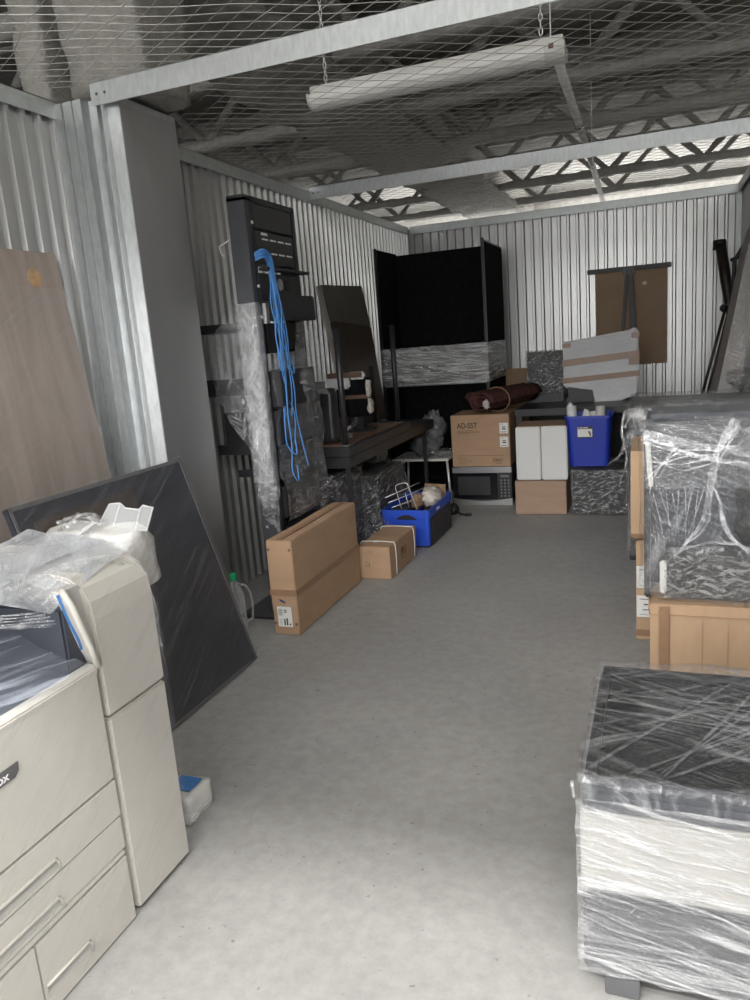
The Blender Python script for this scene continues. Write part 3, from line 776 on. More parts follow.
# ------------------------------------------------------------------ stacked desks on the left
t = thing('black_table', 'black table carrying an upturned desk beside the left wall', 'table', (-2.0, 4.9, .002))
tb = MB().box(-2.32, -1.72, 4.05, 5.87, .662, .735).build('tabletop', 'black_metal', t, .006)
for xx, yy in ((-1.755, 4.11), (-1.755, 5.70), (-2.26, 4.11), (-2.26, 5.70)):
    MB().box(xx - .014, xx + .014, yy - .014, yy + .014, .002, .662).build('leg', 'black_metal', t, .003)
MB().box(-2.26, -1.755, 4.60, 4.64, .60, .66).build('rail', 'black_metal', t, .003)
t = thing('upturned_desk', 'black desk lying upside down with its legs in the air', 'desk', (-2.0, 4.6, .737))
MB().box(-2.30, -1.70, 4.02, 5.20, .737, .797).build('desktop', 'black_metal', t, .006)
MB().box(-2.27, -1.73, 4.05, 5.17, .797, .801).build('underside', 'brown_under', t, .001)
for xx, yy, zt in ((-1.735, 4.055, 1.475), (-1.77, 5.13, 1.49), (-2.25, 4.055, 1.30), (-1.95, 5.14, 1.215)):
    MB().tube([(xx, yy, .801), (xx, yy, zt)], .0185, 14).build('leg', 'black_metal', t, smooth=True)
    MB().lathe((xx, yy, .801), [(.035, 0), (.035, .004)], 14).build('leg_plate', 'frame_edge', t)
# black leather chair seat/back lying on it
t = thing('leather_cushion', 'shiny black leather chair back standing on the upturned desk', 'chair back', (-2.02, 4.45, .803))
m = MB(); m.gridbox(-2.12, -1.825, 4.12, 4.22, .810, 1.14, .03, .006, 8, seed=2, rnd=.035); m.build('cushion', 'leather', t, smooth=True)
MB().box(-2.11, -1.84, 4.222, 4.24, .803, 1.10).build('backplate', 'black', t, .006)
t = thing('monitor_bundle', 'dark monitor bundled with white packing foam and brown tape on the upturned desk', 'monitor', (-1.88, 4.75, .803))
MB().box(-2.05, -1.80, 4.70, 4.78, .90, 1.16).build('screen', 'glossblack', t, .006)
MB().box(-1.97, -1.88, 4.72, 4.80, .803, .92).box(-2.0, -1.82, 4.66, 4.84, .803, .815).build('stand', 'black', t, .004)
MB().box(-2.09, -1.93, 4.64, 4.69, 1.09, 1.185).build('packing_foam', 'white_wrap', t, .012)
MB().box(-1.93, -1.82, 4.65, 4.69, 1.15, 1.20).build('packing_foam', 'white_wrap', t, .012)
MB().blob((-1.805, 4.68, 1.09), (.014, .03, .05), 9, .4, 2, sq=3).build('packing_foam', 'cloth', t, smooth=True)
MB().blob((-1.80, 4.68, .97), (.016, .03, .045), 12, .4, 2, sq=3).build('packing_foam', 'cloth', t, smooth=True)
MB().box(-2.08, -1.83, 4.632, 4.64, 1.165, 1.20).build('tape', 'brown_under', t, .002)
MB().box(-2.03, -1.82, 4.688, 4.696, 1.02, 1.045).build('tape', 'brown_under', t, .002)
t = MB().sheet((-1.86, 4.22, .806), (-1.76, 4.26, .83), (-1.80, 4.42, .93), (-1.90, 4.38, .85), 8, 8, .03, 16).build('foil_scrap', 'film_crinkle', smooth=True)
tag(t, 'crumpled scrap of shiny film lying on the upturned desk', 'plastic scrap')
# boards leaning behind
t = thing('leaning_board', 'tall dark brown board with a grey upper end leaning on the left wall', 'board', (-2.1, 5.3, .80))
def onl(y, z):   # plane of the board: foot on the table, head on the wall
    return (-2.175 - .14 * (z - .74) / 1.09, y, z)
MB().slab(onl(5.21, .742), onl(5.95, .742), onl(5.98, 1.50), onl(5.22, 1.55), .03).build('panel', 'dark_wood', t, .004)
MB().slab(onl(5.22, 1.552), onl(5.98, 1.502), onl(5.95, 1.83), onl(5.16, 1.81), .03).build('panel', 'grey_laminate', t, .004)
MB().slab(onl(5.14, 1.15), onl(5.21, 1.15), onl(5.16, 1.80), onl(5.09, 1.80), .02).build('torn_edge', 'pale_slab', t, .003)
MB().blob(onl(5.62, 1.64), (.008, .02, .035), 3, .4, 3, 12, 8).build('worn_patch', 'pale_slab', t, smooth=True)
# film-wrapped things under the table
for k, (xa, xb, ya, yb_, zb, lab) in enumerate(((-2.25, -1.86, 4.15, 4.62, .60, 'black bundle in creased film under the near end of the black table'),
                                       (-2.25, -1.80, 4.70, 5.35, .50, 'black bundle in shiny film under the middle of the black table'))):
    t = thing('wrapped_bundle', lab, 'bundle', ((xa + xb) / 2, (ya + yb_) / 2, .002))
    MB().box(xa + .015, xb - .015, ya + .015, yb_ - .015, .002, zb - .015).build('body', 'black', t, .02)
    MB().gridbox(xa, xb, ya, yb_, .012, zb, .04, .018, 10, seed=k * 3).build('plastic_wrap', 'film_crinkle', t, smooth=True)
t = MB().blob((-1.80, 4.62, .12), (.09, .14, .11), 5, .45, 3.2).build('film_bundle', 'film_crinkle', smooth=True)
tag(t, 'crumpled ball of shiny film on the floor behind the strapped box', 'plastic film')
# small white table with bag
t = thing('white_side_table', 'small white-topped metal table behind the blue crate', 'table', (-1.85, 5.75, .002))
MB().box(-2.10, -1.615, 5.86, 6.26, .385, .405).build('tabletop', 'white_plastic', t, .004)
for xx, yy in ((-1.63, 5.88), (-1.63, 6.24), (-2.08, 5.88), (-2.08, 6.24)): MB().tube([(xx, yy, .385), (xx + (.02 if xx > -1.8 else -.02), yy, .002)], .010, 8).build('leg', 'chrome', t, smooth=True)
t = MB().blob((-1.78, 6.05, .62), (.10, .10, .15), 8, .35, 2.6).blob((-1.84, 6.0, .50), (.12, .10, .09), 2, .35, 2.6).build('plastic_bag', 'greybag', smooth=True)
tag(t, 'crumpled grey plastic bag on the small white table', 'bag')
t = MB().gridbox(-1.78, -1.64, 5.90, 6.1, .408, .455, .03, .012, 14, seed=4).build('film_packet', 'film_crinkle', smooth=True)
tag(t, 'flat packet of shiny film on the right of the small white table', 'packet')
t = MB().tube([(-1.56, 5.60, .012), (-1.52, 5.63, .02), (-1.49, 5.60, .04), (-1.53, 5.57, .05), (-1.55, 5.62, .03), (-1.50, 5.64, .015), (-1.46, 5.58, .009), (-1.40, 5.56, .009)], .009, 8).box(-1.415, -1.37, 5.545, 5.575, .002, .022).blob((-1.53, 5.61, .04), (.05, .04, .045), 3, .3, 3, 14, 10).build('power_cord', 'black', smooth=True)
tag(t, 'black coiled cord with plug on the floor in front of the microwave', 'cord')

# ------------------------------------------------------------------ folding blue crate and its contents
x0, x1, y0, y1, z1 = -1.765, -1.44, 4.66, 5.24, .262
t = thing('folding_crate', 'blue and black folding plastic crate full of odds and ends', 'crate', ((x0 + x1) / 2, (y0 + y1) / 2, .002))
m = MB(); loft(m, [rrect(x0 + .006, x1 - .006, y0 + .006, y1 - .006, .012, .02), rrect(x0, x1, y0, y1, .205, .02), rrect(x0 - .008, x1 + .008, y0 - .008, y1 + .008, .205, .022), rrect(x0 - .008, x1 + .008, y0 - .008, y1 + .008, z1, .022),
                 rrect(x0 + .006, x1 - .006, y0 + .006, y1 - .006, z1, .018), rrect(x0 + .012, x1 - .012, y0 + .012, y1 - .012, .03, .016)], True, True)
m.build('crate_body', 'blue_crate', t)
sp = MB().box(x1 - .001, x1 + .004, y0 + .035, y1 - .03, .006, .20).build('side_panel', 'black', t, .003)
m = MB()
for i in range(7):
    for j in range(3): m.box(x1 + .003, x1 + .006, y0 + .05 + i * .073, y0 + .108 + i * .073, .02 + j * .06, .066 + j * .06)
m.build('rib_pattern', 'rack_metal', sp, .001)
MB().box(x0 + .004, x1 - .004, y0 + .004, y1 - .004, .002, .012).build('base', 'black', t, .002)
pr = [(x0 + .10 + .14 * k / 10, y0 - .010, .205 + .026 * math.sin(math.pi * k / 10)) for k in range(11)]
MB().prism(pr + [(x0 + .24, y0 - .010, .198), (x0 + .10, y0 - .010, .198)], (0, .006, 0)).build('handle', 'black', t, .001)
for xx in (x0 + .03, x1 - .04): MB().box(xx, xx + .012, y0 - .004, y0 + .004, .02, .20).build('rib', 'blue_crate', t, .002)
text('Clever', 'brand_text', .034, 'white_print', t, (x1 + .0085, y0 + .16, .222), (0, 1, 0), (0, 0, 1))
t = thing('wire_rack', 'bent silver wire dish rack sticking out of the blue crate', 'rack', (-1.68, 4.85, .2))
def rot(pts, o, ang): return [V(o) + Matrix.Rotation(ang, 3, 'Y') @ V(p) for p in pts]
lp = [(0, 0, 0), (-.035, 0, .15), (-.03, 0, .165), (-.015, 0, .175), (.035, 0, .185), (.05, 0, .18), (.058, 0, .165), (.11, 0, .0)]
MB().tube(rot(lp, (-1.66, 4.76, .245), .0), .0035, 8).build('loop', 'chrome', t, smooth=True)
m = MB()
for k in range(3):
    m.tube([(-1.75 + k * .02, 4.70, .27 + .0 * k + .035 * (2 - k)), (-1.66 + k * .025, 4.86, .285 + .04 * (2 - k)), (-1.60 + k * .03, 5.02, .30 + .04 * (2 - k))], .0035, 8)
m.tube([(-1.62, 4.80, .25), (-1.64, 4.80, .35)], .003, 6)
m.build('crossbars', 'chrome', t, smooth=True)
t = MB().blob((-1.53, 5.05, .27), (.075, .13, .065), 5, .35, 3).build('cloth_bundle', 'cloth', smooth=True)
tag(t, 'crumpled off-white cloth bundle in the blue crate', 'cloth')
t = MB().blob((-1.60, 4.93, .265), (.045, .06, .055), 15, .35, 3).build('brown_pouch', 'card_dark', smooth=True)
tag(t, 'small brown pouch next to the cloth in the blue crate', 'pouch')
t = MB().slab((-1.63, 5.17, .10), (-1.47, 5.185, .10), (-1.465, 5.215, .325), (-1.62, 5.20, .335), .006).build('cardboard_piece', 'card_dark', None, .001)
tag(t, 'flat piece of brown cardboard standing at the back of the blue crate', 'cardboard')
t = MB().lathe((-1.51, 5.15, .20), [(.022, 0), (.022, .09), (.010, .10), (.010, .118)], 14).build('small_bottle', 'charcoal', smooth=True)
tag(t, 'small dark bottle with cap at the back of the blue crate', 'bottle')
t = MB().gridbox(-1.74, -1.64, 4.72, 5.1, .10, .24, .04, .015, 12, seed=7).build('dark_rags', 'charcoal', smooth=True)
tag(t, 'dark rags filling the left side of the blue crate', 'rags')

# ------------------------------------------------------------------ server rack
t = thing('server_rack', 'black two-post network rack half wrapped in clear film', 'rack', (-1.88, 3.6, .002))
RF = -1.86   # front plane of the equipment
MB().box(-1.955, RF + .002, 3.36, 3.40, .012, 2.115).build('post', 'rack_lit', t, .003)
MB().box(-1.955, RF - .01, 3.40, 3.403, .012, 2.115).box(RF - .004, RF + .002, 3.40, 3.43, .012, 2.115).build('post_flange', 'rack_metal', t, .001)
MB().box(-1.955, RF + .002, 3.86, 3.90, .012, 2.115).build('post', 'rack_metal', t, .003)
MB().box(-1.955, RF + .002, 3.36, 3.90, 2.095, 2.125).build('top_bar', 'rack_metal', t, .003)
MB().box(-2.10, -1.805, 3.27, 3.96, .002, .014).build('base_plate', 'rack_metal', t, .003)
def unit(z0, z1, name='equipment', mat='black_metal', back=.12, fx=RF + .008, ya=3.425, yb=3.84):
    return MB().box(RF - back, fx, ya, yb, z0, z1).build(name, mat, t, .003)
unit(1.975, 2.09, 'blank_panel', back=.04)
pp = unit(1.81, 1.965, 'patch_panel', back=.08)
marks('port_labels', 'white_print', pp, (RF + .009, 3.49, 1.835), (0, 1, 0), (0, 0, 1), [(.0 + .085 * k, .065 + .085 * k, .09, .098) for k in range(4)] + [(.0 + .085 * k, .065 + .085 * k, .025, .033) for k in range(4)] + [(-.005, .06, .112, .125)])
MB().box(RF, RF + .05, 3.44, 3.93, 1.775, 1.79).build('cable_bar', 'black_metal', t, .003)
ch = unit(1.63, 1.765, 'switch', back=.10, yb=3.85)
for k, y in enumerate((3.56, 3.64, 3.72)):
    MB().lathe((RF + .008, y, 1.715), [(.030, 0), (.030, .003)], 20, 'x').build('fan_hole', 'steel_brushed' if k < 2 else 'glossblack', ch)
MB().box(RF, RF + .055, 3.50, 3.95, 1.53, 1.66).build('cable_tray', 'black_metal', t, .004)
MB().box(RF - .1, RF + .01, 3.45, 3.86, 1.37, 1.52).build('equipment', 'glossblack', t, .004)
MB().box(RF + .0, RF + .02, 3.52, 3.72, 1.30, 1.37).build('patch_panel', 'steel_brushed', t, .003)
for z0_, z1_, bk, ww_ in ((1.10, 1.28, .10, .06), (.90, 1.08, .30, .03), (.72, .88, .12, .02), (.52, .68, .12, .02), (.25, .46, .1, .01)):
    MB().box(RF - bk, RF + ww_, 3.44, 3.85, z0_, z1_).build('equipment', 'black_metal', t, .004)
sh = MB().box(RF - .02, RF + .08, 3.80, 3.94, 1.15, 1.19).build('shelf_arm', 'black_metal', t, .004)
# shelves and ears that stick out towards the wall
for z_, th_, xa_ in ((1.495, .04, -2.30), (1.17, .085, -2.28), (.86, .05, -2.20), (.74, .035, -2.10)):
    MB().box(xa_, -1.94, 3.42, 3.44, z_, z_ + th_).box(xa_, -1.94, 3.42, 3.80, z_ - .003, z_).build('rear_bracket', 'black_metal', t, .002)
for k in range(4): MB().lathe((RF + .003, 3.415, 2.0 - k * .15), [(.009, 0), (.007, .006)], 10, 'x').build('knob', 'chrome', t)
MB().tube([(-1.955, 3.37, 1.93), (-1.99, 3.36, 1.91), (-2.02, 3.36, 1.90), (-2.01, 3.36, 1.86), (-1.99, 3.36, 1.85)], .004, 6).build('tie_wire', 'white_plastic', t, smooth=True)
# film: tight around the post, veil over the lower front, torn sails to the wall
MB().gridbox(-1.968, RF + .006, 3.352, 3.41, .72, 1.62, .03, .004, 22, skip='zZY', seed=5).build('plastic_wrap', 'film_rack', t, smooth=True)
m = MB().sheet((-1.96, 3.35, 1.64), (-2.18, 3.40, 1.42), (-2.16, 3.40, 1.15), (-1.95, 3.35, .84), 14, 14, .014, 12)
m.sheet((RF + .035, 3.42, 1.34), (RF + .06, 3.89, 1.40), (RF + .06, 3.91, .50), (RF + .03, 3.42, .50), 16, 26, .03, 8, seed=3)
m.sheet((RF + .02, 3.78, 1.60), (RF + .09, 3.93, 1.40), (RF + .10, 3.95, 1.12), (RF + .06, 3.60, 1.20), 8, 8, .03, 9, seed=6)
m.sheet((-1.95, 3.352, .72), (RF + .03, 3.35, .74), (RF + .01, 3.36, .42), (-1.93, 3.36, .45), 8, 8, .02, 14, seed=9)
m.build('loose_wrap', 'film_veil', t, smooth=True)
m = MB().sheet((-1.965, 3.348, .80), (RF + .02, 3.345, .74), (RF + .00, 3.35, .46), (-1.93, 3.35, .56), 10, 10, .02, 16, seed=19)
m.build('bunched_wrap', 'film_crinkle', t, smooth=True)
MB().gridbox(-1.93, RF + .01, 3.36, 3.44, .03, .36, .03, .012, 14, skip='zZ', seed=15).build('loose_wrap', 'film_light', t, smooth=True)

# blue network cables
CG = 'blue network cables hanging on the rack'
for k in range(12):
    rr = random.Random(k); oy = rr.uniform(-.045, .045); ox = rr.uniform(0, .02)
    zend = rr.uniform(.68, 1.05) if k % 3 else rr.uniform(1.15, 1.45)
    pts = [(RF + .008, 3.40, 1.835 + oy * .5), (RF + .028 + ox, 3.42, 1.85 + oy * .5), (RF + .035 + ox, 3.47 + oy * .3, 1.825 + oy * .3), (RF + .035 + ox, 3.49 + oy * .4, 1.72)]
    z = 1.60; j = 0
    while z > zend:
        pts.append((RF + .045 + ox + rr.uniform(-.008, .010), 3.49 + oy * (.7 + j * .2) + rr.uniform(-.022, .022) + (.008 * j), z)); z -= .14; j += 1
    if k % 4 == 0:
        pts.append((RF + .07, pts[-1][1] + .04, z + .08)); pts.append((RF + .06, pts[-1][1] + .02, z + .16))
    P_ = [V(p) for p in pts]; out = []
    Q = [P_[0]] + P_ + [P_[-1]]
    for i in range(1, len(Q) - 2):
        for s_ in range(5):
            u = s_ / 5; a_, b_, c_, d_ = Q[i - 1:i + 3]
            out.append(.5 * ((2 * b_) + (c_ - a_) * u + (2 * a_ - 5 * b_ + 4 * c_ - d_) * u * u + (3 * b_ - a_ - 3 * c_ + d_) * u ** 3))
    out.append(P_[-1])
    o = MB().tube(out, .0034, 7).build('network_cable', 'blue_cable', smooth=True)
    tag(o, 'blue network cable hanging down the front of the black rack', 'cable', CG)

# ------------------------------------------------------------------ left wall boards
t = thing('wood_panel', 'greyish wood panel with a round hole leaning on the left wall', 'panel', (-2.2, 2.0, .004))
def wp(y, z): return (-2.31 + .125 * (1.84 - z), y, z)
MB().slab(wp(1.55, 1.845), wp(2.56, 1.84), wp(2.56, .004), wp(1.55, .004), .022).build('board', 'greywood', t, .003)
hc = V(wp(2.415, 1.735)); nn = V((1, 0, .125)).normalized(); e1 = V((0, 1, 0)); e2 = nn.cross(e1)
m = MB(); ring = [hc + nn * .001 + (e1 * math.cos(a) + e2 * math.sin(a) * 1.1) * .034 for a in [2 * math.pi * k / 24 for k in range(24)]]
m.prism(ring, nn * .003); m.build('grommet', 'sponge', t)
MB().gridbox(0, 0.001, 0, 0.001, 0, 0.001) if False else None
m = MB().sheet(V(wp(1.52, .5)) + nn * .008, V(wp(2.565, .5)) + nn * .008, V(wp(2.565, 1.70)) + nn * .008, V(wp(1.52, 1.70)) + nn * .008, 20, 24, .003, 12)
m.build('plastic_wrap', 'film_dark', t, smooth=True)

# black framed board leaning on the column
t = thing('black_tabletop', 'large black tabletop in clear film leaning in front of the wood panel', 'tabletop', (-1.85, 2.3, .004))
A_, B_, C_, D_ = V((-1.735, 1.83, .006)), V((-1.735, 2.805, .006)), V((-2.02, 2.81, .945)), V((-2.02, 1.835, .945))
nrm = (B_ - A_).cross(D_ - A_).normalized()
if nrm.x < 0: nrm = -nrm
def bl(u, w, off=0): return A_.lerp(B_, u).lerp(D_.lerp(C_, u), w) + nrm * off
MB().slab(bl(0, 0, -.03), bl(1, 0, -.03), bl(1, 1, -.03), bl(0, 1, -.03), .03 if (B_ - A_).cross(D_ - A_).x > 0 else -.03).build('board', 'board_black', t, .004)
fr = MB()
for (u0, u1, w0, w1) in ((0, 1, 0, .012), (0, 1, .985, 1), (0, .012, 0, 1), (.988, 1, 0, 1)):
    q = [bl(u0, w0, .001), bl(u1, w0, .001), bl(u1, w1, .001), bl(u0, w1, .001)]; fr.hexa(q + [p + nrm * .003 for p in q])
fr.build('edge_strip', 'frame_edge', t)
q = [bl(.08, .72, .001), bl(.62, .72, .001), bl(.62, .93, .001), bl(.08, .93, .001)]
MB().hexa(q + [p + nrm * .003 for p in q]).build('film_reflection', 'dark_wood', t, .001)  # dark patch painted for a reflection in the film
q = [bl(.02, .04, .001), bl(.98, .04, .001), bl(.98, .64, .001), bl(.02, .64, .001)]
MB().hexa(q + [p + nrm * .0025 for p in q]).build('lower_panel', 'board_black', t, .001)
m = MB().sheet(bl(-.01, -.005, .012), bl(1.01, -.005, .012), bl(1.01, 1.01, .012), bl(-.01, 1.01, .012), 26, 26, .005, 10)
m.build('plastic_wrap', 'film_dark', t, smooth=True)
MB().ribbon([bl(1, .02, .01), bl(1.0, .05, .02), bl(.99, .02, .03), bl(.94, .0, .02)], (.02, .012), (1, 0, 0), 8).build('wrap_tail', 'film_strand', t, smooth=True)

# green-capped bottle
t = thing('plastic_bottle', 'clear plastic bottle with green cap beside the black tabletop', 'bottle', (-2.0, 3.22, .002))
cx, cy = -2.02, 3.13
MB().lathe((cx, cy, .002), [(.03, 0), (.045, .004), (.048, .03), (.046, .06), (.048, .09), (.048, .15), (.045, .18), (.034, .21), (.018, .235), (.015, .262)], 24, cap=False).build('bottle_body', 'clear', t, smooth=True)
MB().lathe((cx, cy, .262), [(.019, 0), (.019, .034), (.016, .038)], 20).build('cap', 'green_cap', t, .001)
MB().tube([(cx + .02, cy + .01, .24), (cx + .06, cy + .01, .235), (cx + .085, cy + .01, .20), (cx + .09, cy + .01, .12), (cx + .08, cy + .01, .06), (cx + .05, cy + .01, .04)], .005, 8).build('handle', 'clear', t, smooth=True)

# ------------------------------------------------------------------ left printer
PX = -1.25
t = thing('office_printer', 'cream office printer wrapped in clear film at the near left', 'printer', (-1.6, .9, .002))
MB().box(-1.95, PX - .022, .10, 1.31, .03, .672).build('body', 'cream', t, .006)
def front_panel(name, ya, yb, za, zb, rec=None, bev=.004):
    """front plate with an optional finger recess (y0,y1,z0,z1)"""
    m = MB(); xo, xi = PX, PX - .022
    if not rec:
        m.box(xi, xo, ya, yb, za, zb); o = m.build(name, 'cream', t, bev); return o
    r0, r1, s0, s1 = rec
    m.box(xi, xo, ya, yb, s1, zb).box(xi, xo, ya, yb, za, s0).box(xi, xo, ya, r0, s0, s1).box(xi, xo, r1, yb, s0, s1)
    m.v = m.v
    o = m.build(name, 'cream', t)
    g = MB().hexa([(xi - .001, r0, s0), (xi + .004, r0, s0), (xi + .004, r1, s0), (xi - .001, r1, s0), (xi - .003, r0, s1), (xo - .003, r0, s1), (xi + .001, r1, s1), (xi - .003, r1, s1)])
    MB().prism([(xi - .002, r0, s0 + .001), (xi + .019, r0, s0 + .001), (xi + .002, r0, s1 - .001), (xi - .002, r0, s1 - .001)], (0, r1 - r0, 0)).build('handle', 'cream_dark', o)
    MB().tube([(PX + .001, r0, s1), (PX + .003, (r0 + r1) / 2, s1), (PX + .002, r1 - .01, s1 - .001), (PX + .001, r1, s1 - .012), (PX + .001, r1, s0)], .0035, 8).build('handle_lip', 'cream', o, smooth=True)
    return o
fc = front_panel('front_cover', .12, 1.308, .397, .682)
front_panel('drawer', .12, 1.306, .297, .392, (.45, 1.10, .303, .332))
front_panel('drawer', .12, 1.304, .208, .292, (.45, 1.09, .214, .242))
front_panel('trim_strip', .12, 1.303, .188, .203)
front_panel('drawer', 1.004, 1.302, .006, .183, (1.012, 1.15, .040, .074))
front_panel('drawer', .12, .998, .006, .183, (.30, .96, .040, .074))
marks('lock_dot', 'cream_dark', t, (PX + .0006, 1.185, .125), (0, 1, 0), (0, 0, 1), [(0, .006, 0, .006)], .0006)
# badge
by0, by1 = .855, 1.043
bp = [(PX + .0005, by0, .568), (PX + .0005, by1 - .012, .571), (PX + .0005, by1, .582), (PX + .0005, by1 + .002, .600), (PX + .0005, by0, .597)]
bg = MB().prism(bp, (.003, 0, 0)).build('badge', 'badge', fc)
text('xerox', 'brand_text', .027, 'white_print', bg, (PX + .0037, by1 - .096, .5765), (0, 1, 0), (0, 0, 1), sx=1.05)
# bright rounded top edge and dark glass deck
MB().prism([(PX, .12, .672), (PX + .002, .12, .690), (PX - .006, .12, .697), (PX - .030, .12, .697), (PX - .030, .12, .672)], (0, 1.19, 0)).build('top_edge', 'cream', t, .003)
MB().hexa([(-1.93, .12, .672), (PX - .031, .12, .672), (PX - .031, 1.27, .672), (-1.93, 1.30, .672), (-1.93, .12, .715), (PX - .031, .12, .690), (PX - .031, 1.27, .690), (-1.93, 1.30, .715)]).build('output_tray', 'charcoal', t, .003)
# scanner unit on top
MB().box(-1.95, -1.60, .14, 1.16, .716, .78).build('scanner_base', 'charcoal', t, .01)
MB().box(-1.95, -1.56, .14, 1.24, .80, .91).build('scanner', 'charcoal', t, .02)
MB().box(-1.93, -1.70, .20, 1.10, .775, .805).build('scanner_neck', 'charcoal', t, .01)
# side module with rounded shoulder
pr = [(PX, .025), (PX, .545)]
lo_ = [(-1.93, .012), (PX, .012), (PX, .546), (-1.93, .546)]
MB().prism([(x, 1.322, z) for x, z in lo_], (0, .225, 0)).build('side_module', 'cream', t, .006)
up_ = [(-1.93, .552), (PX, .552), (PX, .80), (PX - .006, .845), (PX - .024, .878), (PX - .055, .900), (PX - .10, .910), (-1.93, .915)]
pf = [(x, 1.322, z) for x, z in up_]
MB().prism(pf, (0, .225, 0)).build('side_module_upper', 'cream', t, .005)
m = MB()
pts = [(PX + .001, 1.312, .69), (PX + .001, 1.300, .74), (PX, 1.282, .80), (PX - .005, 1.268, .86), (PX - .03, 1.27, .895)]
m.tube(pts, .008, 8); m.build('module_edge', 'cream', t, smooth=True)
pr = [(PX - .002, 1.322, .69), (PX - .002, 1.300, .74), (PX - .003, 1.282, .80), (PX - .008, 1.268, .86), (PX - .03, 1.27, .89), (PX - .03, 1.322, .89)]
MB().prism(pr, (-.035, 0, 0)).build('module_cheek', 'cream_dark', t)
MB().box(-1.93, PX - .036, 1.262, 1.318, .69, .85).build('inner_wall', 'charcoal', t, .006)
# raised rear output unit wrapped in film, and clear paper guide
MB().gridbox(-1.62, -1.335, 1.575, 1.68, .78, .94, .03, .006, 9, seed=3, rnd=.05).build('finisher_top', 'cream', t, smooth=True)
m = MB()
gp = [(-1.47, 1.62, .94), (-1.41, 1.62, 1.015), (-1.375, 1.62, 1.018), (-1.36, 1.62, 1.004), (-1.315, 1.62, 1.0), (-1.30, 1.62, 1.012), (-1.268, 1.62, 1.006), (-1.30, 1.62, .94)]
m.prism(gp, (0, .004, 0)); m.tube(gp, .0022, 6)
m.tube([(-1.41, 1.618, .945), (-1.375, 1.618, 1.012)], .0018, 6).tube([(-1.335, 1.618, .945), (-1.31, 1.618, 1.0)], .0018, 6)
m.build('paper_guide', 'clear', t)
# blue tape strip
MB().ribbon([(PX - .035, 1.262, .885), (PX - .018, 1.262, .83), (PX - .012, 1.278, .77), (PX - .02, 1.29, .74)], (.012, .012), (1, -.3, 0), 6, amp=0).build('blue_tape', 'blue_tape', t)
# base plinth and caster
MB().box(-1.90, PX - .05, .15, 1.28, .002, .03).box(-1.88, PX - .06, 1.34, 1.52, .002, .025).build('plinth', 'charcoal', t, .003)
# film on front, side, deck
MB().gridbox(-1.96, PX + .006, .05, 1.315, .02, .70, .05, .002, 10, skip='zZxY', seed=1).build('plastic_wrap', 'film_printer', t, smooth=True)
MB().gridbox(-1.60, PX + .006, 1.318, 1.556, .03, .86, .05, .002, 10, skip='zZxyY', seed=2).build('plastic_wrap', 'film_printer', t, smooth=True)
m = MB().sheet((PX + .004, .12, .702), (PX + .004, 1.28, .702), (-1.62, 1.25, .86), (-1.60, .12, .84), 24, 16, .012, 8, seed=5)
m.build('deck_wrap', 'film_deck', t, smooth=True)
m = MB().gridbox(-1.98, -1.50, .10, 1.34, .74, .95, .04, .03, 6, skip='z', seed=6, rnd=.1)
m.build('bunched_wrap', 'film_bag', t, smooth=True)
m = MB().sheet((-1.56, 1.10, .95), (-1.56, 1.56, .945), (-1.30, 1.56, .925), (PX - .03, 1.22, .86), 18, 14, .012, 9, seed=8)
m.sheet((-1.62, 1.0, .94), (-1.66, 1.56, .95), (-1.40, 1.56, .94), (-1.42, 1.05, .90), 14, 10, .015, 8, seed=12)
m.build('draped_wrap', 'film_bag', t, smooth=True)
MB().gridbox(-1.64, -1.32, 1.56, 1.695, .78, .955, .025, .012, 14, seed=23, rnd=.05, skip='z').build('bunched_wrap', 'film_white', t, smooth=True)
MB().blob((-1.50, 1.60, .955), (.07, .05, .035), 5, .5, 4).build('bunched_wrap', 'film_crinkle', t, smooth=True)
m = MB()
for k in range(6):
    a0 = V((-1.55 + .012 * k, .70 + .06 * k, .93 - .012 * k)); b0_ = V((PX - .05, 1.22 + .012 * k, .86 - .012 * k))
    m.ribbon([a0, a0.lerp(b0_, .5) + V((0, 0, .01)), b0_], (.025, .01), (.4, 0, 1), 10, twist=.4)
for k in range(4):
    m.ribbon([(-1.36 + .03 * k, 1.20, .915 - .01 * k), (-1.33 + .012 * k, 1.4, .925), (PX - .02, 1.53, .88 - .02 * k), (PX + .006, 1.548, .72 - .04 * k)], (.014, .006), (.5, 0, 1), 10)
m.build('wrap_strand', 'film_strand', t, smooth=True)

# blue and white packet on the floor behind the printer
t = thing('floor_packet', 'blue and cream wrapped packet on the floor beside the printer', 'packet', (-1.38, 1.72, .002))
MB().gridbox(-1.44, -1.325, 1.66, 1.79, .004, .085, .02, .006, 18, seed=4).build('packet_body', 'white_plastic', t, smooth=True)
MB().slab((-1.42, 1.70, .0905), (-1.345, 1.70, .0905), (-1.345, 1.77, .0905), (-1.42, 1.77, .0905), .003).build('blue_patch', 'blue_tape', t)
m = MB()
for k in range(3): m.ribbon([(-1.36, 1.64, .02 + .012 * k), (-1.315, 1.66, .022 + .01 * k), (-1.30, 1.74, .03 + .012 * k)], (.012, .008), (.7, -.7, 0), 8)
m.build('torn_edge', 'film_strand', t, smooth=True)

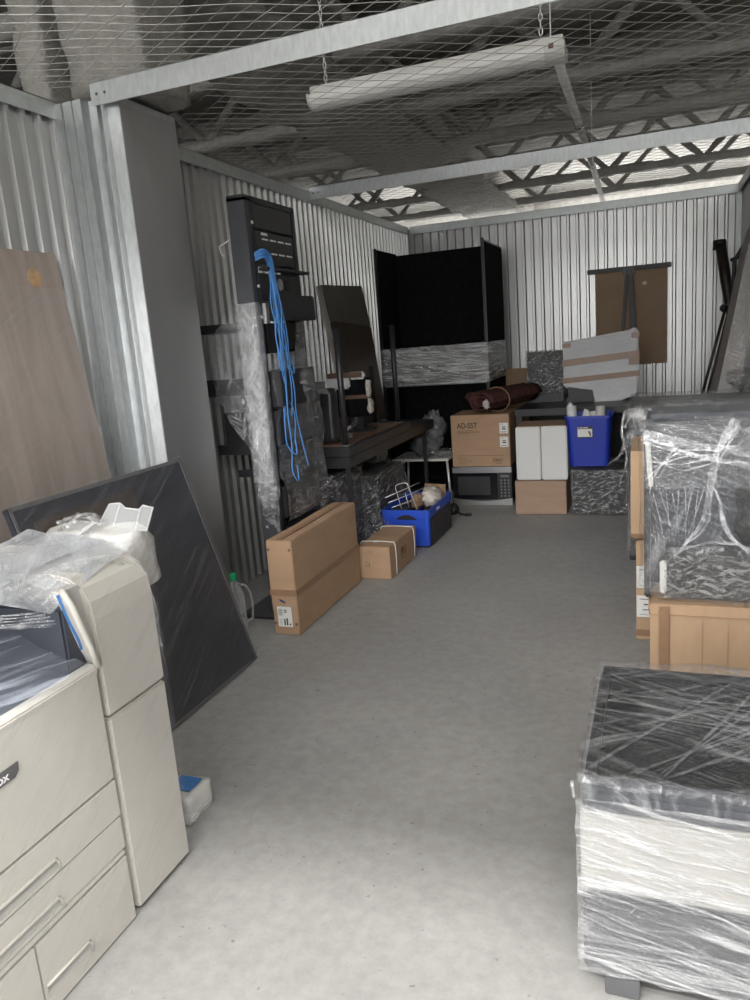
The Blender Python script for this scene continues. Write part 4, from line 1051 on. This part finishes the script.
# ------------------------------------------------------------------ right: near wrapped printer
t = thing('wrapped_printer', 'low black and white printer swathed in streaky film at the near right', 'printer', (.22, 1.7, .002))
fx0, fx1, fy0, fy1 = -.150, .62, 1.40, 1.95
MB().box(fx0 + .012, fx1, fy0 + .012, fy1, .05, .235).build('lower_body', 'charcoal', t, .006)
MB().box(fx0 + .002, fx1, fy0, fy0 + .02, .05, .135).build('drawer', 'rack_lit', t, .006)
MB().box(fx0 + .002, fx1, fy0, fy0 + .02, .150, .235).build('drawer', 'rack_lit', t, .006)
MB().box(fx0, fx1, fy0 - .002, fy1 - .01, .250, .430).build('upper_body', 'cream_dark', t, .006)
MB().box(fx0 + .004, fx1, fy0, fy1, .430, .482).build('lid_frame', 'charcoal', t, .008)
MB().box(fx0 + .03, fx1, fy0 + .05, fy1 - .02, .482, .487).build('glass_lid', 'glossblack', t, .003)
MB().box(fx0 + .012, fx0 + .030, fy0 + .03, fy1 - .005, .482, .500).box(fx0 + .012, fx1, fy1 - .022, fy1 - .005, .482, .502).build('lid_rim', 'black', t, .003)
MB().box(-.105, -.035, fy0 - .005, fy0 + .08, .002, .05).build('foot', 'frame_edge', t, .002)
MB().box(.50, .58, fy0 + .01, fy0 + .08, .002, .05).build('foot', 'frame_edge', t, .002)
MB().gridbox(fx0 - .008, fx1 + .01, fy0 - .012, fy1 + .008, .055, .468, .025, .006, 16, skip='zZ', seed=31, zcorr=2.4).build('side_wrap', 'film_h', t, smooth=True)
MB().gridbox(fx0 - .006, fx1 + .01, fy0 - .010, fy1 + .008, .462, .515, .025, .008, 16, skip='z', seed=31, zcorr=2.0).build('top_wrap', 'film_top', t, smooth=True)
m = MB()
rr = random.Random(3)
for k in range(12):
    if k % 2: a0 = V((fx0 + rr.uniform(0, .25), fy0 + .02, .518)); b0_ = V((rr.uniform(.2, .6), fy1 - .03, .520))
    else: a0 = V((fx0 + .01, rr.uniform(fy0 + .2, fy1 - .03), .518)); b0_ = V((rr.uniform(.35, .6), rr.uniform(fy0 + .03, fy0 + .4), .520))
    m.ribbon([a0, a0.lerp(b0_, .5), b0_], (rr.uniform(.003, .012), rr.uniform(.004, .02)), (0, 0, 1), 10, amp=.001)
m.build('wrap_strand', 'film_veil', t, smooth=True)
m = MB()
for k in range(3):
    m.ribbon([(fx0 - .004, fy0 - .016, .30 - .0 * k), (.05 + .06 * k, fy0 - .018, .27 - .02 * k), (.30, fy0 - .018, .18 - .03 * k), (.60, fy0 - .016, .10 - .02 * k)], (.004, .012), (0, -1, 0), 10, amp=.002)
m.ribbon([(fx0 - .010, fy0 + .0, .46), (fx0 - .016, fy0 + .01, .485), (fx0 - .006, fy0 - .01, .505)], (.010, .004), n=8)
m.build('wrap_strand', 'film_strand', t, smooth=True)

# right: cartons behind
t = carton('wide cardboard box supporting the film-wrapped black machine', -.030, .58, 2.66, 3.15, .002, .418, 'card_pale', wear=.003)
MB().box(.0, .034, 2.652, 2.6575, .01, .412).build('tape', 'tape_pale', t, .001)
marks('edge_crease', 'card', t, (.0, 2.6565, .01), (1, 0, 0), (0, 0, 1), [(-.004, 0, 0, .39), (.14, .1415, 0, .36), (.22, .2215, 0, .36)], .0008)
MB().box(-.034, .585, 2.655, 3.155, .38, .3825).box(-.036, -.031, 2.68, 3.1, .39, .424).build('lid_edge', 'card', t, .001)
t = carton('lower narrow cardboard box with two white labels standing behind the wide box', -.095, .45, 3.33, 3.75, .002, .458, 'card_pale', wear=.003)
for zz in (.11, .245):
    lb = marks('white_label', 'paper', t, (-.093, 3.3265, zz), (1, 0, 0), (0, 0, 1), [(0, .09, 0, .10)])
    marks('label_print', 'ink', lb, (-.093, 3.3250, zz), (1, 0, 0), (0, 0, 1), [(.012, .06, .082, .085), (.03, .058, .056, .062), (.025, .058, .032, .036), (.012, .05, .010, .012)], .0005)
MB().box(-.096, .46, 3.325, 3.3275, .02, .05).build('tape', 'tape_pale', t, .001)
t = carton('upper narrow cardboard box stacked behind the film-wrapped black machine', -.115, .42, 3.31, 3.75, .478, .855, 'card_pale', wear=.003)
MB().box(-.115, .42, 3.304, 3.3065, .480, .497).build('tape', 'tape', t, .001)
t = MB().box(-.10, .43, 3.34, 3.74, .4635, .4735).build('cardboard_pad', 'card', None, .001)
tag(t, 'thin cardboard pad between the two narrow boxes on the right', 'cardboard')

# film-wrapped black machine on the wide carton
t = thing('wrapped_machine', 'black machine shrouded in loose clear film on the wide cardboard box', 'machine', (.27, 2.9, .424))
MB().box(-.045, .56, 2.86, 3.14, .426, 1.06).build('back_panel', 'charcoal', t, .015)
MB().box(-.050, -.030, 2.70, 3.10, .426, 1.03).build('side_panel', 'black', t, .006)
MB().box(.0, .56, 2.69, 2.86, .426, .585).build('lower_housing', 'black', t, .02)
MB().box(.002, .024, 2.682, 2.70, .45, .57).build('white_end', 'white_plastic', t, .006)
MB().box(-.04, .56, 2.76, 2.86, .86, 1.045).build('top_hood', 'rack_lit', t, .02)
MB().hexa([(-.036, 2.70, .83), (-.020, 2.70, .83), (-.020, 2.73, .83), (-.036, 2.73, .83), (-.046, 2.68, .99), (-.030, 2.68, .99), (-.030, 2.72, .99), (-.046, 2.72, .99)]).build('white_corner_guard', 'white_plastic', t, .004)
MB().blob((.40, 2.72, .72), (.16, .07, .16), 6, .3, 2.5).build('dark_roller', 'black', t, smooth=True)
m = MB().gridbox(-.068, .58, 2.665, 3.16, .434, 1.085, .03, .014, 7, skip='z', seed=41, rnd=.08)
m.build('plastic_wrap', 'film_light', t, smooth=True)
m = MB().sheet((-.07, 2.655, 1.07), (.60, 2.655, .99), (.60, 2.66, .83), (-.04, 2.66, .83), 16, 10, .012, 9, seed=4)
m.sheet((-.07, 2.66, 1.08), (.60, 2.66, 1.05), (.60, 3.15, 1.09), (-.07, 3.15, 1.10), 16, 12, .014, 9, seed=14)
m.build('top_wrap', 'film_light', t, smooth=True)
m = MB().sheet((.015, 2.655, .60), (.58, 2.655, .61), (.58, 2.67, .44), (.015, 2.67, .44), 20, 10, .012, 14, seed=24)
m.sheet((.02, 2.70, .62), (.58, 2.70, .64), (.58, 2.655, .60), (.015, 2.655, .60), 20, 6, .012, 14, seed=25)
m.build('housing_wrap', 'film_crinkle', t, smooth=True)
m = MB()
m.ribbon([(-.05, 2.65, 1.02), (.10, 2.63, .985), (.30, 2.63, .955), (.58, 2.64, .92)], (.035, .05), n=14)
m.ribbon([(-.05, 2.65, 1.0), (.12, 2.635, .945), (.32, 2.635, .91), (.58, 2.64, .90)], (.02, .025), n=14)
m.ribbon([(.23, 2.66, 1.06), (.17, 2.62, .95), (.155, 2.625, .84), (.13, 2.63, .72), (.05, 2.65, .60)], (.045, .02), n=14, twist=.8)
m.ribbon([(.24, 2.66, 1.04), (.18, 2.62, .93), (.16, 2.62, .82), (.14, 2.64, .70), (.03, 2.65, .60)], (.015, .01), n=14)
m.ribbon([(.165, 2.64, .84), (.185, 2.63, .80), (.20, 2.62, .72), (.25, 2.61, .65), (.36, 2.62, .595), (.56, 2.64, .57)], (.012, .028), n=14, twist=-.6)
m.ribbon([(.03, 2.65, .60), (.12, 2.63, .645), (.20, 2.62, .66), (.30, 2.63, .63)], (.012, .012), n=12)
for k in range(9):
    a0 = V((-.02 + .02 * k, 2.655, .82 + .01 * (k % 3))); b0_ = V((.02 + .006 * k + (.03 if k % 2 else 0), 2.66, .61))
    m.ribbon([a0, a0.lerp(b0_, .5) + V((.004, -.004, 0)), b0_], (.004, .002), n=8, amp=.001)
for k in range(5):
    m.ribbon([(-.04 + .0 * k, 2.65, .96 - .03 * k), (.06, 2.64, .90 + .02 * k), (.18, 2.64, .93 + .01 * k)], (.006, .006), n=8)
m.build('wrap_strand', 'film_strand', t, smooth=True)

# wrapped desk behind on the right
t = thing('wrapped_desk', 'black desk in glossy clear film behind the stacked boxes on the right', 'desk', (.2, 4.85, .002))
MB().box(-.165, .60, 4.50, 5.25, .80, .90).build('desktop', 'black_metal', t, .006)
MB().box(-.165, -.13, 4.52, 5.22, .002, .80).build('side_panel', 'black', t, .004)
MB().box(.54, .575, 4.52, 5.22, .002, .80).build('side_panel', 'black', t, .004)
MB().box(-.13, .54, 4.60, 4.62, .15, .80).build('front_panel', 'black', t, .004)
MB().gridbox(-.185, .615, 4.47, 5.28, .70, .925, .04, .014, 9, skip='z', seed=51, rnd=.05).build('top_wrap', 'film_silver' if False else 'film_veil', t, smooth=True)
MB().gridbox(-.180, .60, 4.49, 5.26, .04, .70, .06, .014, 7, skip='zZ', seed=52).build('side_wrap', 'film_light', t, smooth=True)
m = MB()
for k in range(5):
    m.ribbon([(-.18, 4.46, .91 - .01 * k), (.05, 4.45, .90 - .02 * k), (.30, 4.45, .875 - .02 * k), (.61, 4.46, .86)], (.010, .02), n=10)
m.ribbon([(-.185, 4.46, .90), (-.20, 4.45, .78), (-.175, 4.46, .62), (-.21, 4.46, .50)], (.016, .01), n=10)
m.ribbon([(-.185, 4.46, .80), (-.15, 4.45, .87), (-.08, 4.45, .89)], (.012, .006), n=8)
m.ribbon([(-.19, 4.46, .66), (-.26, 4.5, .60), (-.30, 4.55, .56)], (.010, .006), n=8)
m.build('wrap_strand', 'film_strand', t, smooth=True)

# pale wrapped slab leaning to the right wall
t = thing('pale_panel', 'pale film-wrapped slab leaning against the right wall', 'panel', (.35, 5.8, .004))
def ps(x, z, y): return (x + .335 * (z - .0) * .52, y, z)
sl = [(.205, .004), (.345, .004), (.345 + .155, 1.0), (.62, 1.83), (.60, 1.93), (.56, 1.95), (.52, 1.80), (.345, .83)]
MB().prism([(x, 5.45, z) for x, z in sl], (0, .55, 0)).build('slab', 'pale_slab', t, .01)
MB().sheet((.20, 5.435, .01), (.375, 5.435, .01), (.64, 5.435, 1.90), (.535, 5.435, 1.93), 8, 30, .010, 10, seed=6).build('plastic_wrap', 'film_veil', t, smooth=True)
t = MB().blob((.50, 5.30, .98), (.10, .10, .06), 21, .45, 3).build('film_bundle', 'film_crinkle', smooth=True)
tag(t, 'crumpled ball of clear film on the right end of the wrapped desk', 'plastic film')
# folded stands leaning in the back corner
t = thing('folded_stand', 'thick dark tube stand leaning in the back right corner', 'stand', (.55, 6.9, .002))
MB().tube([(.455, 7.0, 1.965), (.50, 6.95, 1.65), (.545, 6.9, 1.38), (.60, 6.85, .80), (.62, 6.8, .02)], [.042, .042, .040, .034, .03], 16).build('tube', 'rust_tube', t, smooth=True)
MB().lathe((.453, 7.0, 1.955), [(.050, -.02), (.052, 0), (.048, .02)], 18).build('collar', 'black', t, smooth=True)
MB().tube([(.415, 7.0, 1.93), (.41, 6.99, 1.90)], .012, 8).build('knob', 'black', t)
t = thing('folded_tripod', 'folded dark tripod with thin rods leaning on the back right corner', 'tripod', (.4, 6.6, .002))
y_ = 6.55
for k, (a, b) in enumerate((((.475, 1.44), (.275, .60)), ((.50, 1.42), (.30, .55)), ((.515, 1.46), (.345, .60)), ((.53, 1.36), (.37, .50)), ((.535, 1.80), (.49, 1.30)))):
    MB().tube([(a[0], y_ + .02 * k, a[1]), ((a[0] + b[0]) / 2 + .004 * k, y_ + .01 * k, (a[1] + b[1]) / 2), (b[0], y_ - .02 + .02 * k, b[1] if k > 3 else b[1])], .011, 8).build('rod', 'rust_tube', t, smooth=True)
MB().tube([(.30, y_, .62), (.29, y_, .30), (.27, y_ - .05, .01)], .014, 8).build('leg', 'rust_tube', t, smooth=True)
MB().tube([(.35, y_, .62), (.36, y_, .30), (.38, y_ + .05, .01)], .014, 8).build('leg', 'rust_tube', t, smooth=True)
MB().blob((.46, y_, 1.43), (.03, .03, .03), 3, .2, 3, 12, 8).box(.49, .535, y_ - .02, y_ + .02, 1.42, 1.50).build('joint', 'black', t, .003)
MB().lathe((.31, y_ - .01, .66), [(.02, -.03), (.026, 0), (.02, .03)], 12).build('clamp', 'frame_edge', t, smooth=True)
MB().tube([(.530, y_, 1.36), (.525, y_, 1.60), (.53, y_, 1.78), (.575, y_, 1.85), (.61, y_, 1.90)], .016, 10).build('hook_arm', 'black', t, smooth=True)
MB().tube([(.50, y_, 1.78), (.56, y_, 1.80)], .014, 8).build('clamp_bolt', 'black', t)

# ------------------------------------------------------------------ camera
Rm = ((0.93502578, 0.00304656, -0.35456666), (0.34632866, -0.22231175, 0.91139121), (-0.07604773, -0.97497087, -0.20892233))
cam = bpy.data.cameras.new('camera'); co = bpy.data.objects.new('camera', cam); COL.objects.link(co)
mw_ = Matrix([[r[0], -r[1], -r[2], 0] for r in Rm] + [[0, 0, 0, 1]]); mw_.translation = V((0, 0, 1.4))
co.matrix_world = mw_
cam.sensor_fit = 'VERTICAL'; cam.sensor_height = 36; cam.lens = 27; cam.clip_start = .02
SC.camera = co

# ------------------------------------------------------------------ light
def area(name, loc, rot, sx, sy, power, col=(1, 1, 1)):
    l = bpy.data.lights.new(name, 'AREA'); l.shape = 'RECTANGLE'; l.size = sx; l.size_y = sy; l.energy = power; l.color = col
    o = bpy.data.objects.new(name, l); COL.objects.link(o); o.location = loc; o.rotation_euler = rot
    return o
R_ = math.radians
# strip light over the doorway, just outside
area('corridor_lamp', (-.8, -.37, 2.85), (R_(12), 0, 0), 4.5, .10, 215, (1, .985, .96))
# wide daylight opening of the corridor behind
area('corridor_daylight', (-.8, -4.2, 2.6), (R_(78), 0, 0), 6.0, 2.6, 285, (1, .99, .97))
# two added fill lights, out of view, that brighten the roof and sprayed column
area('roof_fill_front', (-1.0, -1.6, 2.7), (R_(140), 0, 0), 5.0, 1.0, 640, (1, .99, .97))
area('roof_fill_side', (3.6, 5.5, 2.5), (R_(180), R_(25), 0), 2.0, 7.0, 600, (1, .99, .97))
# added overhead fill for the ambient level, not a fitting of the hall
area('overhead_fill', (-.6, 1.3, 3.8), (0, 0, 0), 3.0, 1.2, 30, (1, .99, .97))
# far bays, lighting the roof beyond the back wall
area('far_bay_lamp', (-.5, 14.2, 2.3), (R_(180), 0, 0), 9.0, 1.6, 520, (1, 1, 1))
w = bpy.data.worlds.new('world'); SC.world = w; w.use_nodes = True
w.node_tree.nodes['Background'].inputs[0].default_value = (.95, .98, 1, 1); w.node_tree.nodes['Background'].inputs[1].default_value = 1.0

SC.view_settings.view_transform = 'Standard'; SC.view_settings.look = 'None'; SC.view_settings.gamma = 1
SC.view_settings.use_curve_mapping = False; SC.view_settings.exposure = 0
SC.cycles.transparent_max_bounces = 24
SC.cycles.max_bounces = 8
